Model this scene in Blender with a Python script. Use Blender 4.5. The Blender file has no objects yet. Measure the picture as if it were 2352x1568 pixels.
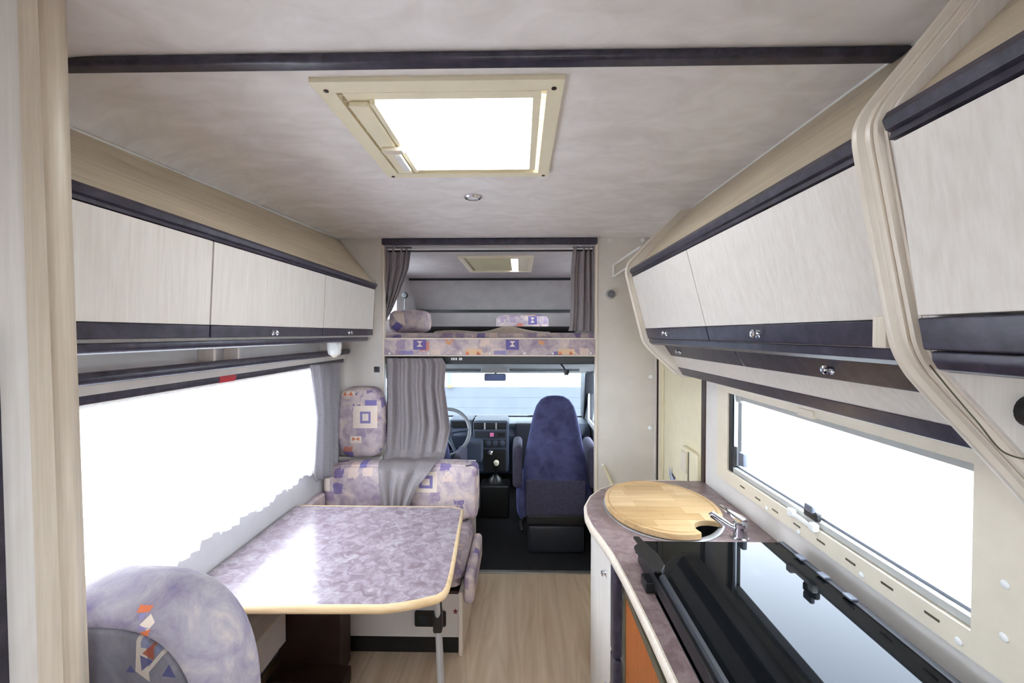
import bpy, bmesh, math, random
from mathutils import Vector, Matrix, Euler

random.seed(7)
S = bpy.context.scene
COL = S.collection

# ------------------------------------------------------------------ camera, world, exposure
F = 1000.0                       # focal length in pixels of the 2352 x 1568 frame
EYE = Vector((0, 0, 1.5))
EUL = Euler((math.radians(90) - 19 / F, 0, 20 / F), 'XYZ')
cam = bpy.data.cameras.new('camera')
cam.sensor_width = 36.0
cam.lens = 36.0 * F / 2352.0
cam.clip_start = 0.02
cam_ob = bpy.data.objects.new('camera', cam)
cam_ob.location = EYE
cam_ob.rotation_euler = EUL
COL.objects.link(cam_ob)
S.camera = cam_ob

W = bpy.data.worlds.new('overcast_sky')
S.world = W
W.use_nodes = True
bg = W.node_tree.nodes['Background']
bg.inputs[0].default_value = (0.86, 0.93, 1.03, 1)
bg.inputs[1].default_value = 9.0

S.view_settings.view_transform = 'Standard'
S.view_settings.look = 'None'
S.view_settings.gamma = 1.0
S.view_settings.use_curve_mapping = False
S.view_settings.exposure = 1.27
S.cycles.max_bounces = 14
S.cycles.diffuse_bounces = 8
S.cycles.transparent_max_bounces = 16
S.cycles.caustics_reflective = False
S.cycles.caustics_refractive = False
S.cycles.sample_clamp_indirect = 12.0

# ------------------------------------------------------------------ helpers
ROT = EUL.to_matrix()


def P(px, py, X=None, Y=None, Z=None):
    """point where the ray through a photo pixel meets a plane of known X, Y or Z"""
    d = ROT @ Vector(((px - 1176) / F, -(py - 784) / F, -1))
    if X is not None:
        t = (X - EYE.x) / d.x
    elif Y is not None:
        t = (Y - EYE.y) / d.y
    else:
        t = (Z - EYE.z) / d.z
    return EYE + d * t


def XZ(px, py, Y):
    p = P(px, py, Y=Y)
    return (p.x, p.z)


class B:
    """collects shapes and links them as one mesh object"""

    def __init__(s):
        s.bm = bmesh.new()
        s.wn = False

    def poly(s, pts):
        vs = [s.bm.verts.new(p) for p in pts]
        s.bm.faces.new(vs)
        return s

    def box(s, x0, x1, y0, y1, z0, z1):
        v = [s.bm.verts.new((x, y, z)) for x in (x0, x1) for y in (y0, y1) for z in (z0, z1)]
        for f in ((0, 1, 3, 2), (4, 6, 7, 5), (0, 4, 5, 1), (2, 3, 7, 6), (0, 2, 6, 4), (1, 5, 7, 3)):
            s.bm.faces.new([v[i] for i in f])
        return s

    def loft(s, rings, cap=True, close=True):
        vs = [[s.bm.verts.new(p) for p in r] for r in rings]
        n = len(vs[0])
        for a, b in zip(vs, vs[1:]):
            for i in range(n if close else n - 1):
                j = (i + 1) % n
                s.bm.faces.new((a[i], a[j], b[j], b[i]))
        if cap and close:
            s.bm.faces.new(list(reversed(vs[0])))
            s.bm.faces.new(vs[-1])
        return s

    def prism(s, pts, axis, a, b):
        def m(p, t):
            return {'X': (t, p[0], p[1]), 'Y': (p[0], t, p[1]), 'Z': (p[0], p[1], t)}[axis]
        return s.loft([[m(p, a) for p in pts], [m(p, b) for p in pts]])

    def loft2(s, ptsa, ptsb, ya, yb):
        """XZ profile ptsa at Y=ya to profile ptsb at Y=yb"""
        return s.loft([[(p[0], ya, p[1]) for p in ptsa], [(p[0], yb, p[1]) for p in ptsb]])

    def tube(s, path, r, n=8, closed=False):
        path = [Vector(p) for p in path]
        m = len(path)
        rings = []
        up0 = None
        for i, p in enumerate(path):
            if closed:
                t = path[(i + 1) % m] - path[i - 1]
            else:
                t = path[min(i + 1, m - 1)] - path[max(i - 1, 0)]
            t.normalize()
            if up0 is None:
                up0 = Vector((0, 0, 1)) if abs(t.z) < 0.9 else Vector((1, 0, 0))
            u = up0 - t * up0.dot(t)
            u.normalize()
            up0 = u
            w = t.cross(u)
            rr = r[i] if isinstance(r, (list, tuple)) else r
            rings.append([p + (u * math.cos(k * 2 * math.pi / n) + w * math.sin(k * 2 * math.pi / n)) * rr
                          for k in range(n)])
        if closed:
            rings.append(rings[0])
            s.loft(rings, cap=False)
            bmesh.ops.remove_doubles(s.bm, verts=s.bm.verts, dist=1e-6)
        else:
            s.loft(rings)
        return s

    def lathe(s, prof, o, ax='Z', n=20):
        """prof: (radius, height) pairs"""
        o = Vector(o)
        A = {'Z': ((1, 0, 0), (0, 1, 0), (0, 0, 1)), 'X': ((0, 1, 0), (0, 0, 1), (1, 0, 0)),
             'Y': ((1, 0, 0), (0, 0, 1), (0, 1, 0))}[ax]
        e1, e2, e3 = (Vector(a) for a in A)
        rings = []
        for r, h in prof:
            r = max(r, 1e-4)
            rings.append([o + e1 * (r * math.cos(k * 2 * math.pi / n)) + e2 * (r * math.sin(k * 2 * math.pi / n))
                          + e3 * h for k in range(n)])
        return s.loft(rings)

    def grid(s, fn, nu, nv):
        vs = [[s.bm.verts.new(fn(i / nu, j / nv)) for i in range(nu + 1)] for j in range(nv + 1)]
        for j in range(nv):
            for i in range(nu):
                s.bm.faces.new((vs[j][i], vs[j][i + 1], vs[j + 1][i + 1], vs[j + 1][i]))
        return s

    def bevel(s, w, seg=2, ang=25):
        bmesh.ops.recalc_face_normals(s.bm, faces=s.bm.faces)
        es = [e for e in s.bm.edges if len(e.link_faces) == 2 and e.calc_face_angle(0) > math.radians(ang)]
        bmesh.ops.bevel(s.bm, geom=es, offset=w, segments=seg, profile=0.5, affect='EDGES', clamp_overlap=True)
        s.wn = True
        return s

    def obj(s, name, mat, parent=None, recalc=True, smooth=35):
        if recalc:
            bmesh.ops.recalc_face_normals(s.bm, faces=s.bm.faces)
        me = bpy.data.meshes.new(name)
        s.bm.to_mesh(me)
        s.bm.free()
        if smooth:
            for p in me.polygons:
                p.use_smooth = True
            me.set_sharp_from_angle(angle=math.radians(smooth))
        me.materials.append(M[mat] if isinstance(mat, str) else mat)
        o = bpy.data.objects.new(name, me)
        COL.objects.link(o)
        if s.wn:
            o.modifiers.new('weighted_normals', 'WEIGHTED_NORMAL').keep_sharp = True
        if parent is not None:
            o.parent = parent
            if parent.type == 'EMPTY':
                o.location = -parent.location
        return o


def thing(name, label, cat, loc=(0, 0, 0), group=None):
    o = bpy.data.objects.new(name, None)
    o.empty_display_size = 0.05
    COL.objects.link(o)
    o.location = loc
    o['label'] = label
    o['category'] = cat
    if group:
        o['group'] = group
    return o


def tag(o, label, cat, group=None):
    o['label'] = label
    o['category'] = cat
    if group:
        o['group'] = group
    return o


def struct(o, label=None):
    o['kind'] = 'structure'
    if label:
        o['label'] = label
    return o


def copy_at(o, loc, parent, rot=None):
    c = o.copy()
    COL.objects.link(c)
    c.parent = parent
    c.location = loc
    if rot is not None:
        c.rotation_euler = rot
    return c


def rrect(x0, x1, z0, z1, r, n=4):
    pts = []
    for cx, cz, a in ((x1 - r, z0 + r, -90), (x1 - r, z1 - r, 0), (x0 + r, z1 - r, 90), (x0 + r, z0 + r, 180)):
        for k in range(n + 1):
            t = math.radians(a + 90 * k / n)
            pts.append((cx + r * math.cos(t), cz + r * math.sin(t)))
    return pts


def holed(b, u0, u1, v0, v1, holes, emit):
    """rectangle minus rectangular holes as a grid of boxes; emit(b,u0,u1,v0,v1)"""
    us = sorted({u0, u1, *[h[0] for h in holes], *[h[1] for h in holes]})
    vs = sorted({v0, v1, *[h[2] for h in holes], *[h[3] for h in holes]})
    us = [u for u in us if u0 <= u <= u1]
    vs = [v for v in vs if v0 <= v <= v1]
    for a, c in zip(us, us[1:]):
        for d, e in zip(vs, vs[1:]):
            mu, mv = (a + c) / 2, (d + e) / 2
            if not any(h[0] < mu < h[1] and h[2] < mv < h[3] for h in holes):
                emit(b, a, c, d, e)
    return b


def smoothpath(pts, n=6):
    """Catmull-Rom through the points"""
    pts = [Vector(p) for p in pts]
    out = []
    for i in range(len(pts) - 1):
        p0, p1, p2, p3 = pts[max(i - 1, 0)], pts[i], pts[i + 1], pts[min(i + 2, len(pts) - 1)]
        for k in range(n):
            t = k / n
            out.append(0.5 * ((2 * p1) + (p2 - p0) * t + (2 * p0 - 5 * p1 + 4 * p2 - p3) * t * t
                              + (3 * p1 - p0 - 3 * p2 + p3) * t ** 3))
    out.append(pts[-1])
    return out


def lerp_poly(poly, t):
    """poly: list of (t, value...) sorted; linear interpolation"""
    for a, b in zip(poly, poly[1:]):
        if t <= b[0]:
            k = (t - a[0]) / max(b[0] - a[0], 1e-9)
            return [x + (y - x) * k for x, y in zip(a[1:], b[1:])]
    return list(poly[-1][1:])


# ------------------------------------------------------------------ materials
M = {}


def lin(c):
    return tuple((x / 12.92 if x <= 0.04045 else ((x + 0.055) / 1.055) ** 2.4) for x in c[:3]) + (1.0,)


class NT:
    def __init__(s, name):
        m = bpy.data.materials.new(name)
        m.use_nodes = True
        s.m, s.t = m, m.node_tree
        s.t.nodes.clear()
        s.out = s.n('ShaderNodeOutputMaterial')
        M[name] = m

    def n(s, typ, **kw):
        x = s.t.nodes.new(typ)
        for k, v in kw.items():
            setattr(x, k, v)
        return x

    def l(s, a, b):
        s.t.links.new(a, b)

    def coords(s, scale=(1, 1, 1), rot=(0, 0, 0)):
        tc = s.n('ShaderNodeTexCoord')
        mp = s.n('ShaderNodeMapping')
        mp.inputs['Scale'].default_value = scale
        mp.inputs['Rotation'].default_value = rot
        s.l(tc.outputs['Object'], mp.inputs['Vector'])
        return mp.outputs['Vector']

    def noise(s, vec, scale, detail=4, rough=0.6, dist=0.0):
        x = s.n('ShaderNodeTexNoise')
        x.inputs['Scale'].default_value = scale
        x.inputs['Detail'].default_value = detail
        x.inputs['Roughness'].default_value = rough
        x.inputs['Distortion'].default_value = dist
        s.l(vec, x.inputs['Vector'])
        return x

    def ramp(s, fac, stops, interp='LINEAR'):
        r = s.n('ShaderNodeValToRGB')
        r.color_ramp.interpolation = interp
        e = r.color_ramp.elements
        while len(e) < len(stops):
            e.new(0.5)
        for el, (p, c) in zip(e, stops):
            el.position = p
            el.color = lin(c)
        s.l(fac, r.inputs['Fac'])
        return r.outputs['Color']

    def mix(s, fac, a, b, typ='MIX'):
        x = s.n('ShaderNodeMixRGB', blend_type=typ)
        for sock, v in ((x.inputs[0], fac), (x.inputs[1], a), (x.inputs[2], b)):
            if isinstance(v, (int, float)):
                sock.default_value = v
            elif isinstance(v, tuple):
                sock.default_value = lin(v)
            else:
                s.l(v, sock)
        return x.outputs[0]

    def math(s, op, a, b=None):
        x = s.n('ShaderNodeMath', operation=op)
        for sock, v in ((x.inputs[0], a), (x.inputs[1], b)):
            if v is None:
                continue
            if isinstance(v, (int, float)):
                sock.default_value = v
            else:
                s.l(v, sock)
        return x.outputs[0]

    def bsdf(s, col, rough=0.5, metal=0.0, spec=0.5, bump=None, bstr=0.1, bdist=0.01, **kw):
        p = s.n('ShaderNodeBsdfPrincipled')
        if isinstance(col, tuple):
            p.inputs['Base Color'].default_value = lin(col)
        else:
            s.l(col, p.inputs['Base Color'])
        if isinstance(rough, (int, float)):
            p.inputs['Roughness'].default_value = rough
        else:
            s.l(rough, p.inputs['Roughness'])
        p.inputs['Metallic'].default_value = metal
        p.inputs['Specular IOR Level'].default_value = spec
        for k, v in kw.items():
            p.inputs[k].default_value = v
        if bump is not None:
            b = s.n('ShaderNodeBump')
            b.inputs['Strength'].default_value = bstr
            b.inputs['Distance'].default_value = bdist
            s.l(bump, b.inputs['Height'])
            s.l(b.outputs['Normal'], p.inputs['Normal'])
        s.l(p.outputs[0], s.out.inputs[0])
        return p


def plain(name, col, rough=0.5, metal=0.0, spec=0.5, var=0.04, scale=14, **kw):
    t = NT(name)
    v = t.coords()
    nz = t.noise(v, scale, 5)
    c0 = tuple(max(0, x - var) for x in col)
    c1 = tuple(min(1, x + var) for x in col)
    t.bsdf(t.ramp(nz.outputs['Fac'], [(0.3, c0), (0.7, c1)]), rough, metal, spec, **kw)


def wood(name, lo, hi, axis='Z', rough=0.42, fine=90, cath=True):
    t = NT(name)
    sc = {'Z': (1, 1, 0.035), 'Y': (1, 0.035, 1), 'X': (0.035, 1, 1)}[axis]
    v = t.coords(sc)
    a = t.noise(v, fine, 5, 0.6)
    if cath:
        sc2 = tuple(x if x == 1 else 0.12 for x in sc)
        v2 = t.coords(sc2)
        b = t.noise(v2, 4.5, 2, 0.5, 0.6)
        w = t.math('FRACT', t.math('MULTIPLY', b.outputs['Fac'], 14.0))
        w = t.math('MULTIPLY', t.math('ABSOLUTE', t.math('SUBTRACT', w, 0.5)), 2.0)
        f = t.math('ADD', t.math('MULTIPLY', a.outputs['Fac'], 0.72), t.math('MULTIPLY', w, 0.13))
    else:
        f = a.outputs['Fac']
    c = t.ramp(f, [(0.28, lo), (0.66, hi)])
    t.bsdf(c, rough, bump=a.outputs['Fac'], bstr=0.08, bdist=0.002)


wood('ash', (0.82, 0.79, 0.76), (0.87, 0.85, 0.83), 'Z', fine=130)
wood('ash_beige', (0.70, 0.645, 0.55), (0.79, 0.735, 0.64), 'Y', fine=60, cath=False)
wood('ash_edge', (0.80, 0.75, 0.685), (0.865, 0.82, 0.765), 'Z', 0.35, fine=130, cath=False)
wood('post_wood', (0.735, 0.68, 0.605), (0.80, 0.75, 0.68), 'Z', 0.4, fine=150, cath=False)
wood('beech_edge', (0.80, 0.68, 0.50), (0.90, 0.79, 0.62), 'X', 0.35, fine=50, cath=False)
wood('orange_wood', (0.55, 0.28, 0.09), (0.63, 0.34, 0.13), 'Z', 0.4, cath=False)
wood('floor_vinyl', (0.70, 0.61, 0.50), (0.83, 0.75, 0.65), 'Y', 0.38, fine=22)
plain('moulding', (0.835, 0.795, 0.74), 0.35, var=0.015, scale=9)
plain('wall_white', (0.84, 0.82, 0.80), 0.5, var=0.015)
plain('panel_grey', (0.80, 0.775, 0.745), 0.45, var=0.02, scale=5)
plain('hatch_cream', (0.91, 0.875, 0.77), 0.4, var=0.01)
plain('door_cream', (0.88, 0.84, 0.72), 0.45, var=0.015)
plain('frame_cream', (0.84, 0.80, 0.73), 0.4, var=0.015)
plain('white_plastic', (0.88, 0.88, 0.87), 0.35, var=0.01)
plain('blind_cream', (0.80, 0.77, 0.62), 0.6, var=0.01)
plain('black_plastic', (0.055, 0.055, 0.06), 0.4, var=0.01)
plain('grey_plastic', (0.42, 0.43, 0.44), 0.5, var=0.02)
plain('light_grey', (0.66, 0.66, 0.65), 0.5, var=0.02)
plain('dash_dark', (0.13, 0.14, 0.17), 0.5, var=0.015)
plain('dash_mid', (0.24, 0.27, 0.33), 0.5, var=0.02)
plain('seal_grey', (0.38, 0.40, 0.45), 0.4, var=0.02)
plain('brown_dark', (0.20, 0.13, 0.10), 0.5, var=0.02)
plain('trim_brown', (0.20, 0.11, 0.08), 0.4, var=0.02)
plain('carpet', (0.08, 0.085, 0.10), 0.95, var=0.03, scale=160)
plain('olive_metal', (0.40, 0.38, 0.31), 0.35, 0.4, var=0.02)
plain('chrome', (0.86, 0.87, 0.90), 0.08, 1.0, var=0.01)
plain('steel', (0.80, 0.81, 0.83), 0.42, 1.0, var=0.02)
plain('alu', (0.62, 0.61, 0.58), 0.4, 0.7, var=0.02)
plain('red_tape', (0.72, 0.16, 0.20), 0.4, var=0.02)
plain('pink', (0.85, 0.45, 0.62), 0.4, var=0.02)
plain('black_cloth', (0.05, 0.045, 0.045), 0.9, var=0.015, scale=60)
plain('beige_cloth', (0.66, 0.60, 0.54), 0.9, var=0.04, scale=30)
plain('ground_concrete', (0.55, 0.55, 0.55), 0.9, var=0.05, scale=3)
plain('clad_blue', (0.345, 0.36, 0.38), 0.7, var=0.012, scale=2)
plain('clad_white', (0.90, 0.91, 0.92), 0.7, var=0.01)
plain('post_blue', (0.40, 0.48, 0.66), 0.6, var=0.02)
plain('orange', (0.86, 0.46, 0.25), 0.6, var=0.02)
plain('sticker_blue', (0.62, 0.68, 0.82), 0.5, var=0.03, scale=80)
plain('sticker_navy', (0.24, 0.24, 0.36), 0.5, var=0.02)
plain('sticker_maroon', (0.45, 0.10, 0.18), 0.5, var=0.02)
plain('seat_grey', (0.25, 0.24, 0.31), 0.9, var=0.03, scale=60)
plain('wall_under', (0.82, 0.82, 0.83), 0.5, var=0.012)
plain('alcove_lining', (0.70, 0.68, 0.67), 0.85, var=0.03, scale=8)


def mat_dark():
    t = NT('dark_laminate')
    v = t.coords()
    a = t.noise(v, 26, 6, 0.7, 0.4)
    b = t.noise(v, 90, 4, 0.6)
    c = t.ramp(a.outputs['Fac'], [(0.34, (0.135, 0.12, 0.16)), (0.5, (0.21, 0.195, 0.255)), (0.70, (0.30, 0.27, 0.335))])
    c = t.mix(t.math('MULTIPLY', b.outputs['Fac'], 0.4), c, (0.13, 0.115, 0.15))
    t.bsdf(c, 0.29, bump=b.outputs['Fac'], bstr=0.03, bdist=0.001)


def mat_laminate(name, c0, c1, c2, c3, scale, rough):
    t = NT(name)
    v = t.coords()
    a = t.noise(v, scale, 6, 0.68, 0.7)
    b = t.noise(v, scale * 0.45, 3, 0.6, 0.9)
    c = t.ramp(a.outputs['Fac'], [(0.30, c0), (0.45, c1), (0.56, c2), (0.70, c3)])
    c = t.mix(t.math('MULTIPLY', b.outputs['Fac'], 0.5), c, c1)
    t.bsdf(c, rough, spec=0.6)


def mat_ceiling():
    t = NT('ceiling_lining')
    v = t.coords((1, 1.6, 1))
    a = t.noise(v, 7, 5, 0.55, 0.8)
    b = t.noise(v, 60, 3, 0.5)
    c = t.ramp(a.outputs['Fac'], [(0.3, (0.86, 0.84, 0.83)), (0.7, (0.93, 0.915, 0.915))])
    t.bsdf(c, 0.6, bump=b.outputs['Fac'], bstr=0.05, bdist=0.002)


mat_dark()
mat_laminate('table_laminate', (0.45, 0.38, 0.40), (0.54, 0.48, 0.52), (0.63, 0.59, 0.62), (0.73, 0.70, 0.69), 26, 0.23)
mat_laminate('worktop_laminate', (0.40, 0.33, 0.33), (0.50, 0.42, 0.43), (0.58, 0.51, 0.51), (0.66, 0.60, 0.58), 22, 0.3)
mat_ceiling()


def mat_butcher(name, k):
    t = NT(name)
    v = t.coords((0.06, 1, 1))
    a = t.noise(v, 70, 4, 0.6)
    d = (0.05 * k, 0.055 * k, 0.06 * k)
    lo = tuple(x + y for x, y in zip((0.70, 0.57, 0.40), d))
    hi = tuple(x + y for x, y in zip((0.80, 0.68, 0.51), d))
    t.bsdf(t.ramp(a.outputs['Fac'], [(0.3, lo), (0.7, hi)]), 0.35)


for k in range(3):
    mat_butcher('stave_wood_%d' % k, k - 1)


def fabric(name, ua='X', va='Z', motifs=(), seed=0.0, cells=True, stops=None):
    """lilac upholstery: mottled ground, random printed blocks and hand-placed motifs (colour, convex polygon in u,v)"""
    t = NT(name)
    tc = t.n('ShaderNodeTexCoord')
    mp = t.n('ShaderNodeMapping')
    mp.inputs['Location'].default_value = (seed, seed * 0.7, seed * 1.3)
    t.l(tc.outputs['Object'], mp.inputs['Vector'])
    v = mp.outputs['Vector']
    a = t.noise(v, 11, 6, 0.65, 0.5)
    b = t.noise(v, 5, 3, 0.6)
    c = t.ramp(a.outputs['Fac'], stops or [(0.30, (0.53, 0.46, 0.545)), (0.43, (0.645, 0.585, 0.62)), (0.54, (0.745, 0.69, 0.69)),
                                  (0.66, (0.84, 0.765, 0.72))])
    if not stops:
        c = t.mix(t.math('MULTIPLY', b.outputs['Fac'], 0.35), c, (0.69, 0.63, 0.66))
    if cells:
        vo = t.n('ShaderNodeTexVoronoi', distance='CHEBYCHEV')
        vo.inputs['Scale'].default_value = 13
        vo.inputs['Randomness'].default_value = 0.75
        jit = t.noise(v, 40, 2)
        t.l(t.mix(0.03, v, jit.outputs['Color'], 'ADD'), vo.inputs['Vector'])
        sp = t.n('ShaderNodeSeparateColor')
        t.l(vo.outputs['Color'], sp.inputs[0])
        r, g = sp.outputs[0], sp.outputs[1]
        near = t.math('LESS_THAN', vo.outputs['Distance'], 0.36)
        for lo, hi, col, f in ((0.0, 0.10, (0.42, 0.37, 0.58), 0.8), (0.10, 0.28, (0.86, 0.77, 0.71), 0.7),
                               (0.28, 0.335, (0.80, 0.46, 0.32), 0.75), (0.335, 0.50, (0.55, 0.47, 0.60), 0.6)):
            m = t.math('MULTIPLY', t.math('GREATER_THAN', r, lo), t.math('LESS_THAN', r, hi))
            m = t.math('MULTIPLY', t.math('MULTIPLY', m, near), f)
            c = t.mix(m, c, col)
    if motifs:
        sx = t.n('ShaderNodeSeparateXYZ')
        t.l(tc.outputs['Object'], sx.inputs[0])
        cb = t.n('ShaderNodeCombineXYZ')
        t.l(sx.outputs[ua], cb.inputs[0])
        t.l(sx.outputs[va], cb.inputs[1])
        for col, pts in motifs:
            area = sum(p[0] * q[1] - q[0] * p[1] for p, q in zip(pts, pts[1:] + pts[:1]))
            if area < 0:
                pts = pts[::-1]
            m = None
            for p, q in zip(pts, pts[1:] + pts[:1]):
                ex, ey = q[0] - p[0], q[1] - p[1]
                ln = math.hypot(ex, ey) or 1
                nx, ny = -ey / ln, ex / ln
                d = t.n('ShaderNodeVectorMath', operation='DOT_PRODUCT')
                t.l(cb.outputs[0], d.inputs[0])
                d.inputs[1].default_value = (nx, ny, 0)
                g = t.math('GREATER_THAN', d.outputs['Value'], nx * p[0] + ny * p[1])
                m = g if m is None else t.math('MULTIPLY', m, g)
            c = t.mix(t.math('MULTIPLY', m, 0.9), c, col)
    w = t.noise(v, 380, 2, 0.5)
    t.bsdf(c, 0.92, spec=0.2, bump=w.outputs['Fac'], bstr=0.15, bdist=0.002)


def cloth(name, lo, hi, tr=0.25):
    t = NT(name)
    v = t.coords()
    a = t.noise(v, 220, 3, 0.6)
    c = t.ramp(a.outputs['Fac'], [(0.3, lo), (0.7, hi)])
    d = t.n('ShaderNodeBsdfDiffuse')
    q = t.n('ShaderNodeBsdfTranslucent')
    t.l(c, d.inputs[0])
    t.l(c, q.inputs[0])
    m = t.n('ShaderNodeMixShader')
    m.inputs[0].default_value = tr
    t.l(d.outputs[0], m.inputs[1])
    t.l(q.outputs[0], m.inputs[2])
    t.l(m.outputs[0], t.out.inputs[0])


cloth('curtain_grey', (0.64, 0.63, 0.65), (0.73, 0.72, 0.74), 0.34)
cloth('curtain_taupe', (0.53, 0.50, 0.51), (0.62, 0.59, 0.60), 0.12)


def mat_velour():
    t = NT('blue_velour')
    v = t.coords()
    a = t.noise(v, 12, 5, 0.6, 0.5)
    c = t.ramp(a.outputs['Fac'], [(0.3, (0.21, 0.21, 0.325)), (0.7, (0.31, 0.32, 0.46))])
    p = t.bsdf(c, 0.85, spec=0.2)
    p.inputs['Sheen Weight'].default_value = 0.6
    p.inputs['Sheen Roughness'].default_value = 0.4
    p.inputs['Sheen Tint'].default_value = lin((0.55, 0.6, 0.9))


mat_velour()


def mat_sheer():
    t = NT('sheer_white')
    tr = t.n('ShaderNodeBsdfTransparent')
    ql = t.n('ShaderNodeBsdfTranslucent')
    df = t.n('ShaderNodeBsdfDiffuse')
    ql.inputs[0].default_value = lin((0.97, 0.96, 0.96))
    df.inputs[0].default_value = lin((0.97, 0.96, 0.96))
    m1 = t.n('ShaderNodeMixShader')
    m1.inputs[0].default_value = 0.35
    t.l(ql.outputs[0], m1.inputs[1])
    t.l(df.outputs[0], m1.inputs[2])
    m2 = t.n('ShaderNodeMixShader')
    m2.inputs[0].default_value = 0.6
    t.l(tr.outputs[0], m2.inputs[1])
    t.l(m1.outputs[0], m2.inputs[2])
    t.l(m2.outputs[0], t.out.inputs[0])


def mat_pane(name, tint, refl=0.06):
    t = NT(name)
    tr = t.n('ShaderNodeBsdfTransparent')
    tr.inputs[0].default_value = tint + (1,)
    gl = t.n('ShaderNodeBsdfGlossy')
    gl.inputs['Roughness'].default_value = 0.02
    m = t.n('ShaderNodeMixShader')
    m.inputs[0].default_value = refl
    t.l(tr.outputs[0], m.inputs[1])
    t.l(gl.outputs[0], m.inputs[2])
    t.l(m.outputs[0], t.out.inputs[0])


def mat_dome():
    t = NT('opal_acrylic')
    tr = t.n('ShaderNodeBsdfTransparent')
    ql = t.n('ShaderNodeBsdfTranslucent')
    tr.inputs[0].default_value = (0.95, 0.95, 0.93, 1)
    ql.inputs[0].default_value = (0.9, 0.89, 0.86, 1)
    m = t.n('ShaderNodeMixShader')
    m.inputs[0].default_value = 0.55
    t.l(tr.outputs[0], m.inputs[1])
    t.l(ql.outputs[0], m.inputs[2])
    t.l(m.outputs[0], t.out.inputs[0])


mat_sheer()
mat_pane('pane_clear', (0.93, 0.95, 0.96))
mat_pane('pane_screen', (0.74, 0.78, 0.80))
mat_dome()
t = NT('black_glass')
p = t.bsdf((0.05, 0.055, 0.06), 0.025, spec=0.115)
p.inputs['Specular Tint'].default_value = (0.55, 0.70, 1.0, 1)
t = NT('mirror_blue')
t.bsdf((0.45, 0.52, 0.72), 0.08, 1.0)
# ------------------------------------------------------------------ the room shell
HC = 2.087                    # ceiling height
XL, XR = -1.13, 0.845         # side walls
YP, YB = 2.70, -1.5           # cab partition, rear wall
CABX0, CABX1 = -1.00, 0.62    # cab side walls
OPX0, OPX1 = P(881, 700, Y=YP).x, P(1369, 700, Y=YP).x

struct(B().box(XL - .03, XR + .03, YB, YP + .005, -.04, 0).obj('floor', 'floor_vinyl', smooth=0),
       'pale wood-look vinyl floor of the aisle')
struct(B().box(CABX0, CABX1, YP + .005, 4.5, -.04, -.004).obj('floor_cab', 'carpet', smooth=0),
       'dark carpet of the driving cab')
struct(B().box(OPX0, OPX1, YP - .012, YP + .02, 0, .008).bevel(.003).obj('trim_1', 'alu'),
       'metal threshold strip at the edge of the cab carpet')

# ceiling with the roof-hatch hole; its left edge dips a little towards the near end
HX0, HX1, HY0, HY1 = -.445, .062, 1.045, 1.575
b = B()
RH = (-.35, .15, -.95, -.45)      # unseen roof light added behind the viewer to bring in daylight
holed(b, -.70, XR + .03, YB, YP + .03, [(HX0, HX1, HY0, HY1), RH],
      lambda q, a, c, d, e: q.box(a, c, d, e, HC, HC + .03))


def zl(y):
    return 2.015 + (HC - 2.015) * min(max((y - 1.08) / (2.66 - 1.08), 0), 1)


CVX = -.70


def cove(y):
    """underside of the ceiling from CVX out to the left wall, dipping softly"""
    pts = []
    for k in range(13):
        x = CVX + (XL - .03 - CVX) * k / 12
        pts.append((x, HC - (HC - zl(y)) * ((CVX - x) / (CVX - XL)) ** 5))
    return pts + [(XL - .03, HC + .03), (CVX, HC + .03)]


for ya, yb in ((YB, 1.08), (1.08, 1.87), (1.87, 2.66), (2.66, YP + .03)):
    b.loft2(cove(ya), cove(yb), ya, yb)
struct(b.obj('ceiling', 'ceiling_lining'), 'off-white mottled ceiling lining')

# sealing beads where the covings meet the ceiling
struct(B().tube([(XL + .010, .77, zl(.77) - .005), (XL + .010, 1.08, zl(1.08) - .005), (XL + .010, 2.66, zl(2.66) - .008)], .005, 6).obj('trim_12', 'white_plastic'))
struct(B().tube([(.797, .674, HC - .002), (.797, 2.05, HC - .002)], .004, 6).obj('trim_13', 'white_plastic'))
struct(B().box(RH[0] - .02, RH[1] + .02, RH[2] - .02, RH[3] + .02, HC + .032, HC + .038).obj('window_roof_added', 'opal_acrylic', smooth=0), 'unseen rear roof light added for daylight')
# side walls
b = B()
WL = (.72, 2.34, .80, 1.31)
holed(b, YB, YP + .03, 0, HC + .02, [WL], lambda q, a, c, d, e: q.box(XL - .03, XL, a, c, d, e))
struct(b.obj('wall_left', 'wall_under', smooth=0))
WR = (.80, 1.746, .952, 1.266)
DR = (2.035, 2.672, 0, 1.90)
b = B()
holed(b, YB, YP + .03, 0, HC + .02, [WR, DR], lambda q, a, c, d, e: q.box(XR, XR + .03, a, c, d, e))
struct(b.obj('wall_right', 'wall_white', smooth=0))
b = B()
holed(b, XL, XR, 0, HC, [(-.35, .45, 1.05, 1.62)], lambda q, a, c, d, e: q.box(a, c, YB - .03, YB, d, e))
struct(b.obj('wall_back', 'wall_white', smooth=0))
w = struct(B().box(-.35, .45, YB - .022, YB - .016, 1.05, 1.62).obj('window_rear_added', 'pane_clear', smooth=0))  # unseen rear window, added to light the surfaces near the viewer

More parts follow.
